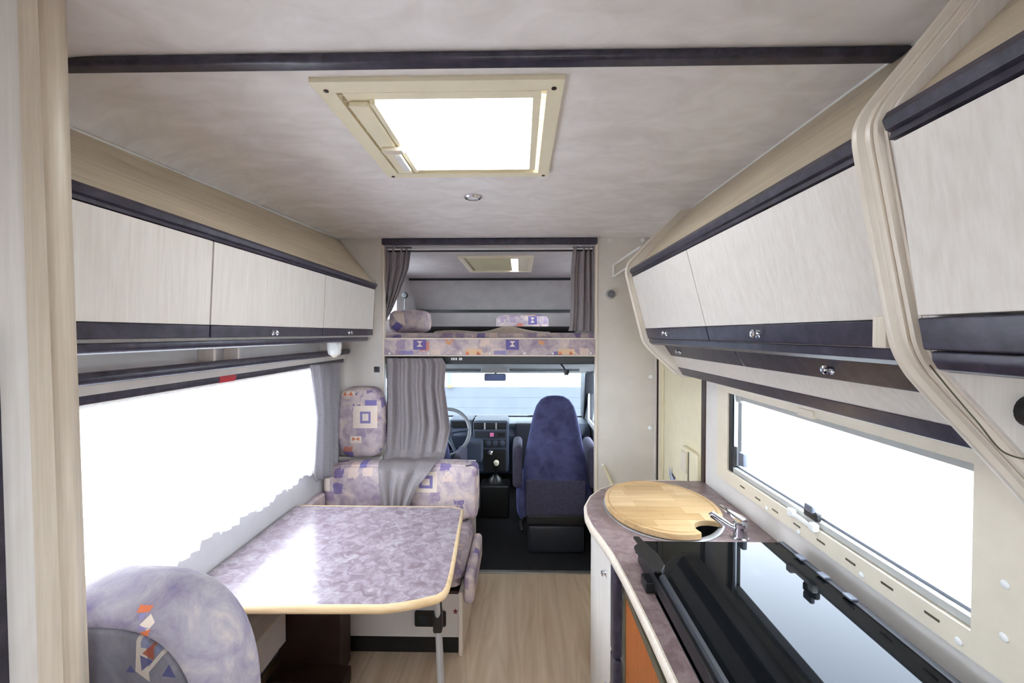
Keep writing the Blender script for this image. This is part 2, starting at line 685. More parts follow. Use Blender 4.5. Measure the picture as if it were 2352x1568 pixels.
# cab partition: two uprights
struct(B().box(XL, OPX0, YP, YP + .03, 0, HC).obj('wall_front_left', 'panel_grey', smooth=0),
       'pale partition panel left of the cab opening')
struct(B().box(OPX1, XR, YP, YP + .03, 0, HC).obj('wall_front_right', 'panel_grey', smooth=0),
       'pale partition panel right of the cab opening')
struct(B().box(OPX0 - .006, OPX0 + .006, YP - .008, YP + .03, 0, HC - .045).bevel(.003).obj('trim_2', 'ash_edge'))
struct(B().box(OPX1 - .006, OPX1 + .010, YP - .008, YP + .03, 0, HC - .045).bevel(.003).obj('trim_3', 'ash_edge'))
struct(B().box(OPX0 - .006, OPX1 + .006, YP - .018, YP + .02, HC - .040, HC).bevel(.007, 3).obj('trim_4', 'dark_laminate'),
       'dark strip over the sleeping alcove opening')
# upright edge beside the entrance door
struct(B().box(.822, .838, YP - .014, YP, 0, 1.95).bevel(.004).obj('trim_5', 'panel_grey'))
struct(B().box(.838, .849, YP - .020, YP, 0, 1.95).obj('trim_6', 'trim_brown', smooth=0))
struct(B().box(.838, .862, 1.995, 2.035, 0, 1.93).bevel(.004).obj('trim_7', 'trim_brown'))
# ceiling strip
y0, y1 = P(700, 119, Z=HC).y, P(700, 166, Z=HC - .02).y
struct(B().box(XL, XR, y0, y1, HC - .02, HC + .001).bevel(.008, 3).obj('trim_8', 'dark_laminate'),
       'dark marbled strip running across the ceiling')

# ------------------------------------------------------------------ alcove over the cab
AY1, AZ1 = 4.42, 2.055
b = B()
AH = (-.42, .06, 3.16, 3.86)
holed(b, XL, XR, YP + .03, AY1, [AH], lambda q, a, c, d, e: q.box(a, c, d, e, AZ1, AZ1 + .03))
struct(b.obj('ceiling_alcove', 'alcove_lining', smooth=0))
b = B().prism([(AY1, AZ1), (4.70, 1.735), (4.74, 1.735), (AY1, AZ1 + .04)], 'X', XL, XR)
b.box(XL, XR, 4.70, 4.74, 1.34, 1.735)
struct(b.obj('wall_alcove_front', 'alcove_lining', smooth=0))
AW = (3.15, 3.95, 1.62, 1.93)        # side windows of the alcove
for nm, xa, xb, wn in (('wall_alcove_left', XL - .03, XL, 'window_8'), ('wall_alcove_right', XR, XR + .03, 'window_9')):
    b = B()
    holed(b, YP + .03, 4.74, 1.30, AZ1 + .03, [AW], lambda q, a, c, d, e: q.box(xa, xb, a, c, d, e))
    struct(b.obj(nm, 'alcove_lining', smooth=0))
    struct(B().box((xa + xb) / 2 - .003, (xa + xb) / 2 + .003, *AW).obj(wn, 'pane_clear', smooth=0), 'side window of the sleeping alcove')
struct(B().box(XL, XR, YP + .031, 4.70, 1.345, 1.375).obj('floor_alcove', 'black_plastic', smooth=0))
struct(B().box(XL, XR, AY1 - .035, AY1 - .005, AZ1 - .022, AZ1 - .002).obj('trim_9', 'black_plastic', smooth=0))
struct(B().box(XL, XR, 4.66, 4.698, 1.722, 1.752).obj('trim_10', 'black_plastic', smooth=0))

# ------------------------------------------------------------------ cab shell
b = B().prism([(2.75, 1.335), (3.62, 1.185), (3.72, 1.172), (3.72, 1.22), (2.75, 1.344)], 'X', CABX0, CABX1)
struct(b.obj('ceiling_cab', 'light_grey', smooth=0))
b = B()
holed(b, YP + .03, 4.5, 0, 1.344, [(3.05, 3.93, .72, 1.16)], lambda q, a, c, d, e: q.box(CABX1, CABX1 + .03, a, c, d, e))
struct(b.obj('wall_cab_right', 'dash_dark', smooth=0))
b = B()
holed(b, YP + .03, 4.5, 0, 1.344, [(3.05, 3.93, .72, 1.16)], lambda q, a, c, d, e: q.box(CABX0 - .03, CABX0, a, c, d, e))
struct(b.obj('wall_cab_left', 'dash_dark', smooth=0))
struct(B().box(CABX0, CABX1, 4.42, 4.5, 0, .66).obj('wall_cab_front', 'dash_dark', smooth=0))
# closes the gap behind the partition down beside the cab
struct(B().box(XL, CABX0, YP + .03, YP + .05, 0, 1.344).obj('wall_gap_left', 'black_plastic', smooth=0))
struct(B().box(CABX1, XR, YP + .03, YP + .05, 0, 1.344).obj('wall_gap_right', 'black_plastic', smooth=0))

# windscreen
wt, wb = 1.172, .648
wx0, wx1 = -.86, .545
w3 = struct(B().loft([[(wx0, 3.715, wt), (wx1, 3.715, wt), (wx1 + .07, 4.36, wb), (wx0 - .07, 4.36, wb)],
                      [(wx0, 3.721, wt), (wx1, 3.721, wt), (wx1 + .07, 4.366, wb), (wx0 - .07, 4.366, wb)]])
            .obj('window_3', 'pane_screen', smooth=0), 'wide windscreen of the cab')
for s_, xa in ((1, wx1), (-1, wx0)):
    q = B().loft([[(xa, 3.66, wt + .03), (xa + s_ * .14, 3.66, wt + .03), (xa + s_ * .14, 3.76, wt + .03), (xa, 3.74, wt + .03)],
                  [(xa + s_ * .07, 4.30, wb - .03), (xa + s_ * .16, 4.28, wb - .03), (xa + s_ * .16, 4.40, wb - .03), (xa + s_ * .07, 4.40, wb - .03)]])
    q.bevel(.012).obj('windscreen_pillar', 'dash_dark', w3)
B().box(wx0 - .06, wx1 + .06, 3.70, 3.75, wt - .012, wt + .03).bevel(.008).obj('windscreen_header', 'light_grey', w3)
w5 = struct(B().box(CABX1 + .012, CABX1 + .018, 3.05, 3.93, .72, 1.16).obj('window_5', 'pane_clear', smooth=0), 'passenger door window of the cab')
b = B()
holed(b, 3.02, 3.96, .69, 1.19, [(3.06, 3.92, .73, 1.15)], lambda q, a, c, d, e: q.box(CABX1 - .012, CABX1 + .002, a, c, d, e))
b.obj('window_frame', 'light_grey', w5, smooth=0)
struct(B().box(CABX0 - .018, CABX0 - .012, 3.05, 3.93, .72, 1.16).obj('window_6', 'pane_clear', smooth=0), 'driver door window of the cab')

# ------------------------------------------------------------------ left window with frame
w1 = struct(B().box(XL - .02, XL - .014, WL[0], WL[1], WL[2], WL[3]).obj('window_1', 'pane_clear', smooth=0),
            'long window behind the sheer curtain by the dinette')
b = B()
holed(b, WL[0] - .03, WL[1] + .03, WL[2] - .03, WL[3] + .02, [(WL[0] + .005, WL[1] - .005, WL[2] + .005, WL[3] - .005)],
      lambda q, a, c, d, e: q.box(XL, XL + .01, a, c, d, e))
b.obj('window_frame', 'frame_cream', w1, smooth=0)

# ------------------------------------------------------------------ kitchen window
w2 = struct(B().box(XR + .020, XR + .026, WR[0], WR[1], WR[2], WR[3]).obj('window_2', 'pane_clear', smooth=0),
            'kitchen window with cream blind frame above the worktop')
fx = XR - .022
b = B()
holed(b, .52, 1.835, .905, 1.318, [(.803, 1.743, .955, 1.263)], lambda q, a, c, d, e: q.box(fx, XR, a, c, d, e))
bmesh.ops.remove_doubles(b.bm, verts=b.bm.verts, dist=1e-5)
b.obj('window_frame', 'frame_cream', w2, smooth=0)
# rubber seal: far side, bottom, top and near side
b = B()
b.box(XR - .016, XR + .02, 1.715, 1.742, .957, 1.262)
b.obj('rubber_seal', 'black_plastic', w2, smooth=0)
b = B()
b.box(XR - .012, XR + .02, .804, 1.715, .9575, .974)
b.obj('sill_profile', 'light_grey', w2, smooth=0)
b = B()
b.box(XR + .004, XR + .02, .804, 1.715, .9745, .981)
b.obj('rubber_seal', 'seal_grey', w2, smooth=0)
b = B()
b.box(XR - .012, XR + .02, .804, 1.715, 1.246, 1.2625)
b.obj('blind_cassette', 'light_grey', w2, smooth=0)
# stay at the far side
st = B().tube([P(1691, 905, X=.838), P(1690, 1035, X=.838)], .007, 8).obj('window_stay', 'steel', w2)
B().tube([P(1689, 1025, X=.836), P(1689, 1068, X=.836)], .011, 8).obj('stay_knob', 'black_plastic', st)
c_ = P(1708, 1053, X=.832)
B().box(c_.x - .012, c_.x + .008, c_.y - .02, c_.y + .02, c_.z - .028, c_.z + .022).bevel(.006).obj('stay_block', 'seal_grey', st)
c_ = P(1700, 912, X=.835)
B().box(c_.x - .008, c_.x + .006, c_.y - .014, c_.y + .02, c_.z - .02, c_.z + .02).bevel(.004).obj('stay_bracket', 'light_grey', st)
# central latch, blind handle, top bracket
c_ = P(1870, 1178, X=.836)
lt = B().box(c_.x - .014, c_.x + .004, c_.y - .028, c_.y + .028, c_.z - .016, c_.z + .010).bevel(.006, 3).obj('latch', 'black_plastic', w2)
B().box(c_.x - .020, c_.x - .006, c_.y - .02, c_.y + .016, c_.z + .004, c_.z + .026).bevel(.005, 3).obj('latch_lever', 'seal_grey', lt)
c_ = P(1848, 1196, X=.824)
hd = B().box(c_.x - .010, c_.x, c_.y - .045, c_.y + .045, c_.z - .006, c_.z + .008).bevel(.004, 3).obj('blind_handle', 'white_plastic', w2)
for sy in (-.05, .05):
    B().box(c_.x - .016, c_.x + .002, c_.y + sy - .012, c_.y + sy + .012, c_.z - .008, c_.z + .016).bevel(.005, 3).obj('handle_end', 'white_plastic', hd)
c_ = P(1857, 948, X=.828)
B().box(c_.x - .012, c_.x + .008, c_.y - .034, c_.y + .034, c_.z - .012, c_.z + .010).bevel(.003).obj('blind_catch', 'frame_cream', w2)
# slots and screw caps in the lower rail
for px, py in ((1705, 1118), (1740, 1145), (1780, 1173), (1830, 1206), (1885, 1244), (1953, 1290), (2037, 1345), (2140, 1415)):
    c_ = P(px, py, X=fx - .0005)
    B().box(fx - .001, fx + .003, c_.y - .016, c_.y + .016, c_.z - .0025, c_.z + .0025).obj('vent_slot', 'olive_metal', w2, smooth=0)
capm = B().lathe([(.0075, 0), (.0075, .002), (.005, .004), (0, .0045)], (0, 0, 0), 'X', 14).obj('screw_cap', 'white_plastic', w2)
caps = [(1835, 1221), (1980, 1320), (2203, 1472), (2310, 1342), (2307, 1463), (1762, 1166)]
for i, (px, py) in enumerate(caps):
    c_ = P(px, py, X=fx)
    o = capm if i == 0 else copy_at(capm, (0, 0, 0), w2)
    o.location = c_
    o.rotation_euler = (0, math.pi, 0)

# ------------------------------------------------------------------ entrance door
d1 = struct(B().box(XR + .008, XR + .03, DR[0], DR[1], 0, 1.9).obj('door_1', 'door_cream', smooth=0),
            'cream entrance door beside the kitchen')
B().box(XR - .002, XR + .008, 2.60, DR[1], .02, 1.88).bevel(.003).obj('door_stile', 'door_cream', d1)
B().box(XR - .002, XR + .008, DR[0], 2.075, .02, 1.88).bevel(.003).obj('door_stile', 'door_cream', d1)
p0, p1 = P(1614, 1105, X=XR - .03), P(1568, 1052, X=XR - .03)
lk = B().box(XR - .018, XR + .008, 2.050, 2.245, .74, .925).bevel(.008, 3).obj('lock_box', 'door_cream', d1)
B().box(XR - .021, XR - .017, 2.145, 2.155, .745, .915).obj('lock_seam', 'olive_metal', lk, smooth=0)
B().box(XR - .027, XR - .017, 2.17, 2.235, .80, .905).bevel(.004, 2).obj('lock_lever', 'frame_cream', lk)
# butterfly sticker on the door
st = B()
cb_ = P(1544, 1092, X=XR + .0075)


def bp(du, dz):
    return (XR + .0072, cb_.y - du, cb_.z + dz)


for pts in ([(-.005, -.02), (-.045, .045), (-.05, -.005), (-.02, -.045)], [(.0, -.015), (.05, .01), (.045, -.035), (.02, -.04)]):
    st.poly([bp(*p) for p in pts])
st = st.obj('butterfly_sticker', 'sticker_blue', d1, smooth=0)
q = B()
for pts in ([(-.012, .02), (.055, .005), (.04, -.012), (-.006, .0)], [(-.06, -.045), (-.02, -.035), (-.02, -.05)], [(.004, -.02), (.02, -.05), (.012, -.05), (-.002, -.025)], [(-.008, .02), (-.004, .055), (.0, .02)]):
    q.poly([(XR + .0068, cb_.y - p[0], cb_.z + p[1]) for p in pts])
q.obj('sticker_marking', 'sticker_navy', st, smooth=0)

# ------------------------------------------------------------------ outside
struct(B().box(-30, 30, -25, 30, -1.0, -.9).obj('ground', 'ground_concrete', smooth=0), 'concrete ground outside')
bd = thing('building', 'long pale building seen through the windscreen', 'building', (0, 9, -.9))
zb = P(1176, 888, Y=9).z
B().box(-4, 4, 9.0, 9.4, zb, 5.0).obj('upper_wall', 'clad_white', bd, smooth=0)
n = 6
for i in range(n):
    za = -.9 + (zb + .9) * i / n
    B().box(-4, 4, 8.97, 9.0, za, -.9 + (zb + .9) * (i + 1) / n - .003).obj('cladding_board', 'clad_blue', bd, smooth=0)
p_ = B().box(P(1029, 870, Y=8.95).x, P(1038, 870, Y=8.95).x, 8.85, 8.95, zb + .05, 4.5).obj('post', 'post_blue', bd, smooth=0)
B().box(P(1029, 870, Y=8.95).x, P(1039, 870, Y=8.95).x, 8.84, 8.96, zb, zb + .05).obj('post_foot', 'orange', p_, smooth=0)
# ------------------------------------------------------------------ small repeated fittings
def knob_mesh():
    return B().lathe([(.012, 0), (.012, .002), (.006, .004), (.0045, .009), (.009, .011), (.0105, .015), (.008, .019), (0, .0205)],
                     (0, 0, 0), 'X', 16)


KNOB = None


def knob(loc, parent, face):
    """face +1 points to +X, -1 to -X"""
    global KNOB
    rot = (0, 0, 0) if face > 0 else (0, 0, math.pi)
    if KNOB is None:
        KNOB = knob_mesh().obj('knob', 'chrome', None)
        o = KNOB
        o.parent = parent
    else:
        o = KNOB.copy()
        COL.objects.link(o)
        o.parent = parent
    o.location = Vector(loc)
    if parent.type == 'EMPTY':
        o.location = Vector(loc) - parent.location
    o.rotation_euler = rot
    return o


def bar(xz0, xz1, t, y0, y1, out):
    """flat board between two XZ points, thickness t on the side away from the room (out = direction sign of the back)"""
    (xa, za), (xb, zb_) = xz0, xz1
    return B().prism([(xa, za), (xb, zb_), (xb + out * t, zb_), (xa + out * t, za)], 'Y', y0, y1)


# ------------------------------------------------------------------ ceiling fittings
h = thing('roof_hatch', 'cream roof hatch with bright opal dome in the main ceiling', 'skylight', (-.19, 1.31, HC))
b = B()
holed(b, -.487, .100, 1.000, 1.612, [(HX0, HX1, HY0, HY1)], lambda q, a, c, d, e: q.box(a, c, d, e, HC - .012, HC))
bmesh.ops.remove_doubles(b.bm, verts=b.bm.verts, dist=1e-5)
b.obj('frame', 'hatch_cream', h, smooth=0)
b = B()
holed(b, HX0 + .012, HX1 - .012, HY0 + .012, HY1 - .012, [(-.375, .030, 1.088, 1.550)],
      lambda q, a, c, d, e: q.box(a, c, d, e, HC - .006, HC + .03))
fr = b.obj('inner_frame', 'hatch_cream', h, smooth=0)
b = B()
b.box(HX0 - .01, HX1 + .01, HY0 - .01, HY0 + .014, HC + .031, HC + .036)
b.box(HX0 - .01, HX1 + .01, HY1 - .014, HY1 + .01, HC + .031, HC + .036)
b.box(HX0 - .01, HX0 + .014, HY0 + .014, HY1 - .014, HC + .031, HC + .036)
b.obj('slot_light_block', 'hatch_cream', h, smooth=0)  # added above the slots to block daylight, right side left open
for i in range(19):
    x = HX0 + .02 + i * (HX1 - HX0 - .04) / 18
    B().box(x - .0012, x + .0012, HY0, HY0 + .012, HC - .008, HC + .004).obj('vent_rib', 'hatch_cream', h, smooth=0)
for i in range(19):
    y = HY0 + .02 + i * (HY1 - HY0 - .04) / 18
    B().box(HX0, HX0 + .012, y - .0012, y + .0012, HC - .008, HC + .004).obj('vent_rib', 'hatch_cream', h, smooth=0)
    B().box(HX1 - .012, HX1, y - .0012, y + .0012, HC - .008, HC + .004).obj('vent_rib', 'hatch_cream', h, smooth=0)
B().box(-.46, .08, 1.03, 1.59, HC + .045, HC + .052).obj('dome', 'opal_acrylic', h, smooth=0)
cs = B().box(-.432, -.380, 1.09, 1.548, HC - .022, HC - .006).bevel(.006, 3).obj('blind_cassette', 'hatch_cream', h)
B().box(-.378, -.362, 1.088, 1.550, HC - .018, HC - .002).bevel(.004).obj('blind_bar', 'hatch_cream', h)
B().box(-.425, -.36, 1.325, 1.355, HC - .034, HC - .02).bevel(.004).obj('catch', 'frame_cream', cs)
B().box(-.40, -.376, 1.37, 1.50, HC - .034, HC - .022).bevel(.005).obj('catch_handle', 'white_plastic', cs)
B().box(-.372, .028, 1.535, 1.548, HC - .014, HC - .004).bevel(.003).obj('blind_rail', 'hatch_cream', h)
scr = B().lathe([(.006, 0), (.006, .002), (0, .003)], (0, 0, 0), 'Z', 10).obj('screw', 'trim_brown', h)
for i, (x, y) in enumerate(((-.462, 1.035), (.078, 1.035), (-.468, 1.60), (.082, 1.60))):
    o = scr if i == 0 else copy_at(scr, (0, 0, 0), h)
    o.location = Vector((x, y, HC - .0122)) - h.location
    o.rotation_euler = (math.pi, 0, 0)

dl = P(1086, 451, Z=HC)
d = thing('downlight', 'small round chrome downlight recessed behind the roof hatch', 'light', dl)
B().lathe([(.024, 0), (.038, 0), (.038, -.005), (.033, -.010), (.025, -.009), (.024, 0)], dl, 'Z', 24).obj('rim', 'chrome', d)
B().lathe([(.0245, -.001), (.0245, -.005), (.012, -.008), (0, -.009)], dl, 'Z', 20).obj('lens', 'white_plastic', d)

# ------------------------------------------------------------------ overhead cabinet above the dinette
c = thing('overhead_cabinet', 'long pale overhead cabinet with dark strips above the dinette window', 'cabinet', (-1.0, 1.7, 1.46))
CY0, CY1 = .765, 2.695
FT, FB = -.889, -.905          # face top / bottom X
b = B()
b.loft2([(XL + .001, zl(CY0) - .004), (FT - .012, 1.805), (FT - .014, 1.795), (XL + .001, zl(CY0) - .06)],
        [(XL + .001, zl(CY1) - .004), (FT - .012, 1.805), (FT - .014, 1.795), (XL + .001, zl(CY1) - .06)], CY0, CY1)
b.obj('coving', 'ash_beige', c, smooth=0)
b = B().prism([(FT - .02, 1.79), (FB - .02, 1.49), (FB - .02, 1.478), (XL + .001, 1.478), (XL + .001, 1.79)], 'Y', CY0, CY1)
b.obj('body', 'ash', c, smooth=0)
B().prism([(FT - .016, 1.806), (FT + .002, 1.804), (FT + .007, 1.795), (FT + .004, 1.783), (FT - .004, 1.779), (FT - .002, 1.770), (FT - .016, 1.768)],
          'Y', CY0, CY1 - .03).obj('top_strip', 'dark_laminate', c)
seams = [CY0, 1.250, 1.975, 2.645]
for i in range(3):
    ya, yb = seams[i] + .003, seams[i + 1] - .003
    xm = FT + (FB - FT) * (1.766 - 1.524) / (1.766 - 1.487)
    d = bar((FT, 1.766), (xm, 1.524), .018, ya, yb, -1).bevel(.002).obj('door', 'ash', c)
    bar((xm + .001, 1.523), (FB + .001, 1.487), .018, ya, yb, -1).bevel(.003).obj('door_strip', 'dark_laminate', d)
    if i > 0:
        kp = P((628, 802)[i - 1], 764, X=FB + .004)
        knob((FB + .002, kp.y, kp.z), d, 1)
B().prism([(FB - .028 + .017 * math.cos(math.radians(a)), 1.470 + .017 * math.sin(math.radians(a))) for a in range(25, -226, -25)] + [(FB - .045, 1.4775), (FB - .013, 1.4775)], 'Y', CY0, 2.60).obj('pelmet', 'dark_laminate', c)
# open shelf under it
B().box(XL + .001, -1.072, CY0, CY1, 1.376, 1.386).obj('shelf', 'ash_beige', c, smooth=0)
B().prism([(-1.073, 1.403)] + [(-1.070 + .012 * math.cos(math.radians(a)), 1.386 + .016 * math.sin(math.radians(a))) for a in range(80, -101, -20)] + [(-1.073, 1.370)], 'Y', CY0, CY1 - .02).obj('shelf_lip', 'dark_laminate', c)
for y in (1.50, 1.63, 2.42):
    B().box(XL + .001, -1.074, y, y + .012, 1.386, 1.478).obj('divider', 'ash', c, smooth=0)
B().box(XL + .001, -1.085, CY0, CY1 - .02, 1.344, 1.376).obj('valance', 'wall_white', c, smooth=0)

r = thing('curtain_rail', 'dark curtain rail with red tape along the top of the dinette window', 'rail', (-1.10, 1.7, 1.32))
B().prism([(-1.108, 1.345), (-1.096, 1.344), (-1.092, 1.332), (-1.096, 1.320), (-1.108, 1.319)], 'Y', CY0, 2.665).obj('rail', 'dark_laminate', r)
t0, t1 = P(505, 870, X=-1.092), P(542, 862, X=-1.092)
B().prism([(-1.0955, 1.3462), (-1.090, 1.333), (-1.0955, 1.3185), (-1.097, 1.3185), (-1.0935, 1.333), (-1.097, 1.3462)], 'Y', t0.y, t1.y).obj('red_tape', 'red_tape', r)

l = P(768, 785, X=-.985)
lp = thing('reading_lamp', 'small white reading lamp hanging under the dinette cabinet', 'lamp', (l.x, l.y, 1.478))
B().lathe([(.013, 1.4555), (.034, 1.452), (.037, 1.445), (.037, 1.43), (.033, 1.395), (.028, 1.385), (0, 1.384)], (l.x, l.y, 0), 'Z', 20).obj('shade', 'white_plastic', lp)
B().lathe([(.020, 1.384), (.012, 1.374), (0, 1.370)], (l.x, l.y, 0), 'Z', 16).obj('bulb', 'hatch_cream', lp)
B().lathe([(.012, 1.478), (.012, 1.452), (0, 1.45)], (l.x, l.y, 0), 'Z', 12).obj('mount', 'white_plastic', lp)

# ------------------------------------------------------------------ overhead cabinets on the kitchen side
KT, KM = (.517, 1.782), (.583, 1.522)


def kitchen_face(c, y0, y1, yseams, KT=KT, KM=KM, KB=.594):
    """coving, top strip, doors, strips and lower flaps between y0 (near) and y1 (far)"""
    B().prism([(.800, HC), (KT[0] + .014, 1.803), (KT[0] + .03, 1.795), (.843, 2.04), (.843, HC)], 'Y', y0, y1).obj('coving', 'ash_beige', c, smooth=0)
    B().prism([(KT[0] + .022, 1.79), (KM[0] + .022, 1.522), (KB + .018, 1.478), (.843, 1.478), (.843, 1.79)], 'Y', y0, y1).obj('body', 'ash', c, smooth=0)
    B().prism([(KT[0] + .018, 1.806), (KT[0] - .002, 1.803), (KT[0] - .008, 1.792), (KT[0] - .003, 1.779), (KT[0] + .004, 1.776), (KT[0] + .002, 1.766), (KT[0] + .018, 1.764)],
              'Y', y0, y1 - .002).obj('top_strip', 'dark_laminate', c)
    out = []
    for ya, yb in zip(yseams, yseams[1:]):
        ya, yb = ya + .002, yb - .002
        d = bar((KT[0] + .003, 1.762), (KM[0], KM[1]), .018, ya, yb, 1).bevel(.002).obj('door', 'ash', c)
        bar((KM[0] - .001, 1.521), (KB, 1.477), .018, ya, yb, 1).bevel(.003).obj('door_strip', 'dark_laminate', d)
        out.append(d)
    return out


c2 = thing('overhead_cabinet', 'pale overhead cabinet with knobs and lower flaps above the kitchen window', 'cabinet', (.70, 1.37, 1.30))
EY = 2.055
ds = kitchen_face(c2, .678, EY, [.682, 1.385, EY - .005])
# small beige stop beside the near end of the door
B().box(.577, .596, .700, .728, 1.476, 1.528).bevel(.003).obj('door_end_cap', 'ash_edge', ds[0])
for px, dd in ((1740, ds[0]), (1530, ds[1])):
    kp = P(px, 765, X=.586)
    knob((.588, kp.y, 1.499), dd, -1)
B().prism([(.602, 1.474), (.606, 1.456), (.618, 1.448), (.634, 1.452), (.640, 1.474)], 'Y', .678, EY).obj('pelmet', 'dark_laminate', c2)
# sloping lower flaps
lo = [(.672, 1.446), (.706, 1.394), (.737, 1.342), (.760, 1.304)]
for (ya, yb), kx in (((.678, 1.385), 1905), ((1.385, EY), 1560)):
    d = bar(lo[1], lo[2], .012, ya + .002, yb - .002, 1).bevel(.002).obj('flap', 'ash', c2)
    bar((lo[0][0] - .001, lo[0][1]), (lo[1][0] - .001, lo[1][1] + .001), .012, ya + .002, yb - .002, 1).bevel(.002).obj('flap_strip', 'dark_laminate', d)
    kp = P(kx, 850 if kx > 1700 else 806, X=.684)
    knob((.688, kp.y, 1.420), d, -1)
bar((lo[2][0] - .001, lo[2][1] - .001), lo[3], .014, .678, EY, 1).bevel(.003).obj('bottom_strip', 'dark_laminate', c2)
B().prism([(.640, 1.476), (.674, 1.446), (.752, 1.322), (.775, 1.305), (.843, 1.305), (.843, 1.476)], 'Y', .678, EY).obj('lower_body', 'wall_white', c2, smooth=0)
B().box(.772, .843, .678, EY, 1.302, 1.305).obj('underside', 'wall_white', c2, smooth=0)
# shaped end panel towards the entrance
ep = [XZ(x, y, 2.07) for x, y in ((1561, 484), (1500, 545), (1456, 592), (1442, 608), (1438, 628), (1444, 655), (1470, 760), (1480, 788), (1502, 812), (1530, 838), (1552, 858), (1566, 866))]
ep = [(min(x, .80), min(z, HC)) for x, z in ep]
B().prism(ep + [(.843, ep[-1][1]), (.843, HC)], 'Y', EY, EY + .022).bevel(.004, 2).obj('end_panel', 'moulding', c2)
B().tube(smoothpath([(p[0], EY + .004, p[1]) for p in ep[1:-1]], 3), .008, 8).obj('edge_moulding', 'moulding', c2)

# shaped partition panel with thick moulded edge, between the two kitchen-side cabinets
pp = thing('partition_panel', 'shaped wooden end panel with thick rounded moulding between the overhead cabinets', 'panel', (.7, .64, 1.2))
prof_px = [(2330, -190), (2200, -25), (2080, 125), (1990, 235), (1960, 285), (1953, 325), (1962, 390), (1996, 575), (2030, 750), (2044, 805),
           (2068, 850), (2100, 890), (2200, 998), (2352, 1163), (2430, 1248)]
pr = [XZ(x, y, .672) for x, y in prof_px]
pr = [(p.x, min(p.y, HC - .001)) for p in smoothpath([(x, z, 0) for x, z in pr], 4)]
back = [(.843, pr[-1][1]), (.843, HC - .001)]


def inset(pr, d):
    out = []
    for i, p in enumerate(pr):
        a, b_ = pr[max(i - 1, 0)], pr[min(i + 1, len(pr) - 1)]
        tx, tz = b_[0] - a[0], b_[1] - a[1]
        ln = math.hypot(tx, tz)
        out.append((p[0] - tz / ln * d, p[1] + tx / ln * d))
    return [(min(x, .842), min(z, HC - .001)) for x, z in out]


MOULD = ((.010, .676), (.004, .6745), (.001, .671), (.0, .666), (.001, .661), (.005, .657), (.008, .6555),
         (.0085, .646), (.013, .6452), (.013, .6430), (.0105, .6425), (.0095, .639), (.0105, .635), (.0145, .632), (.0165, .631), (.0165, .626))
B().loft([[(x, y_, z) for x, z in inset(pr, d_) + back] for d_, y_ in MOULD]).obj('moulded_edge', 'moulding', pp, smooth=28)
B().prism(inset(pr, .0185) + back, 'Y', .618, .626).obj('panel', 'ash', pp, smooth=0)
kb = P(2349, 944, Y=.617)
B().lathe([(.022, 0), (.022, -.010), (.018, -.018), (0, -.020)], (kb.x + .010, .618, kb.z), 'Y', 20).obj('black_knob', 'black_plastic', pp)
gr = smoothpath([P(x, y, Y=.6185) for x, y in ((2135, 838), (2190, 905), (2250, 975), (2295, 1030), (2335, 1050), (2380, 1056))], 5)
B().tube(gr, .0012, 6).obj('routed_line', 'olive_metal', pp)

c3 = thing('overhead_cabinet', 'pale overhead cabinet with dark rounded handle rail against the shaped panel', 'cabinet', (.70, .35, 1.45))
ds = kitchen_face(c3, .06, .617, [.06, .612], (.505, 1.784), (.545, 1.524), .553)
B().prism([(.559, 1.476), (.561, 1.462), (.569, 1.450), (.585, 1.446), (.605, 1.452), (.605, 1.476)], 'Y', .06, .606).bevel(.003).obj('handle_rail', 'dark_laminate', c3)

# ------------------------------------------------------------------ wardrobe partition at the near left
w = thing('wardrobe_panel', 'striped pale wardrobe panel with rounded corner post beside the dinette seat', 'panel', (-.8, .72, 0))
TT, TB = HC - .003, 0.0


def edge_x(px_top, px_bot, z, Y):
    a, b_ = P(px_top, 0, Y=Y), P(px_bot, 1568, Y=Y)
    return a.x + (b_.x - a.x) * (a.z - z) / (a.z - b_.z)


rings = []
for z in (TB, TT):
    xr, xl = edge_x(142, 188, z, .735), edge_x(72, 132, z, .70)
    rings.append([(xl - .006, .735, z), (xl - .003, .716, z), (xl + .006, .702, z), (xl + .018, .693, z), (xr - .026, .690, z), (xr - .010, .696, z), (xr - .002, .710, z), (xr, .728, z), (xr - .003, .745, z), (xr - .02, .756, z), (xl - .004, .756, z)])
B().loft(rings).obj('corner_post', 'post_wood', w, smooth=60)
rings = []
for z in (TB, TT):
    xa, xg = XL + .001, edge_x(70, 130, z, .70)
    rings.append([(xa, .702, z), (xg - .045, .702, z), (xg - .028, .705, z), (xg - .016, .713, z), (xg - .009, .728, z), (xg - .008, .745, z), (xa, .745, z)])
B().loft(rings).obj('panel', 'ash', w, smooth=40)
B().loft([[(XL + .001, .672, z), (edge_x(-28, 22, z, .702), .672, z), (edge_x(-28, 22, z, .702), .702, z), (XL + .001, .702, z)] for z in (0, 1.5)]).obj('dark_edge', 'dark_laminate', w)
# ------------------------------------------------------------------ dinette table
ZT = .640
tb = thing('dinette_table', 'folding dinette table with mottled lilac laminate top and beech edging', 'table', (-.65, 1.75, 0))


def tpx(px, py):
    p = P(px, py, Z=ZT)
    return (p.x, p.y)


far_y = tpx(880, 1163)[1]
near_y = tpx(700, 1391)[1]
out = [(-1.118, far_y), (tpx(1040, 1163)[0], far_y), (tpx(1059, 1170)[0], far_y - .03)]
out += [tpx(*p) for p in ((1046, 1240), (1033, 1310), (1024, 1345), (1016, 1358), (1002, 1366), (960, 1376), (915, 1384), (880, 1388))]
out += [(-.95, near_y), (-1.118, near_y)]
B().prism(out, 'Z', ZT - .024, ZT).obj('top', 'table_laminate', tb, smooth=0)
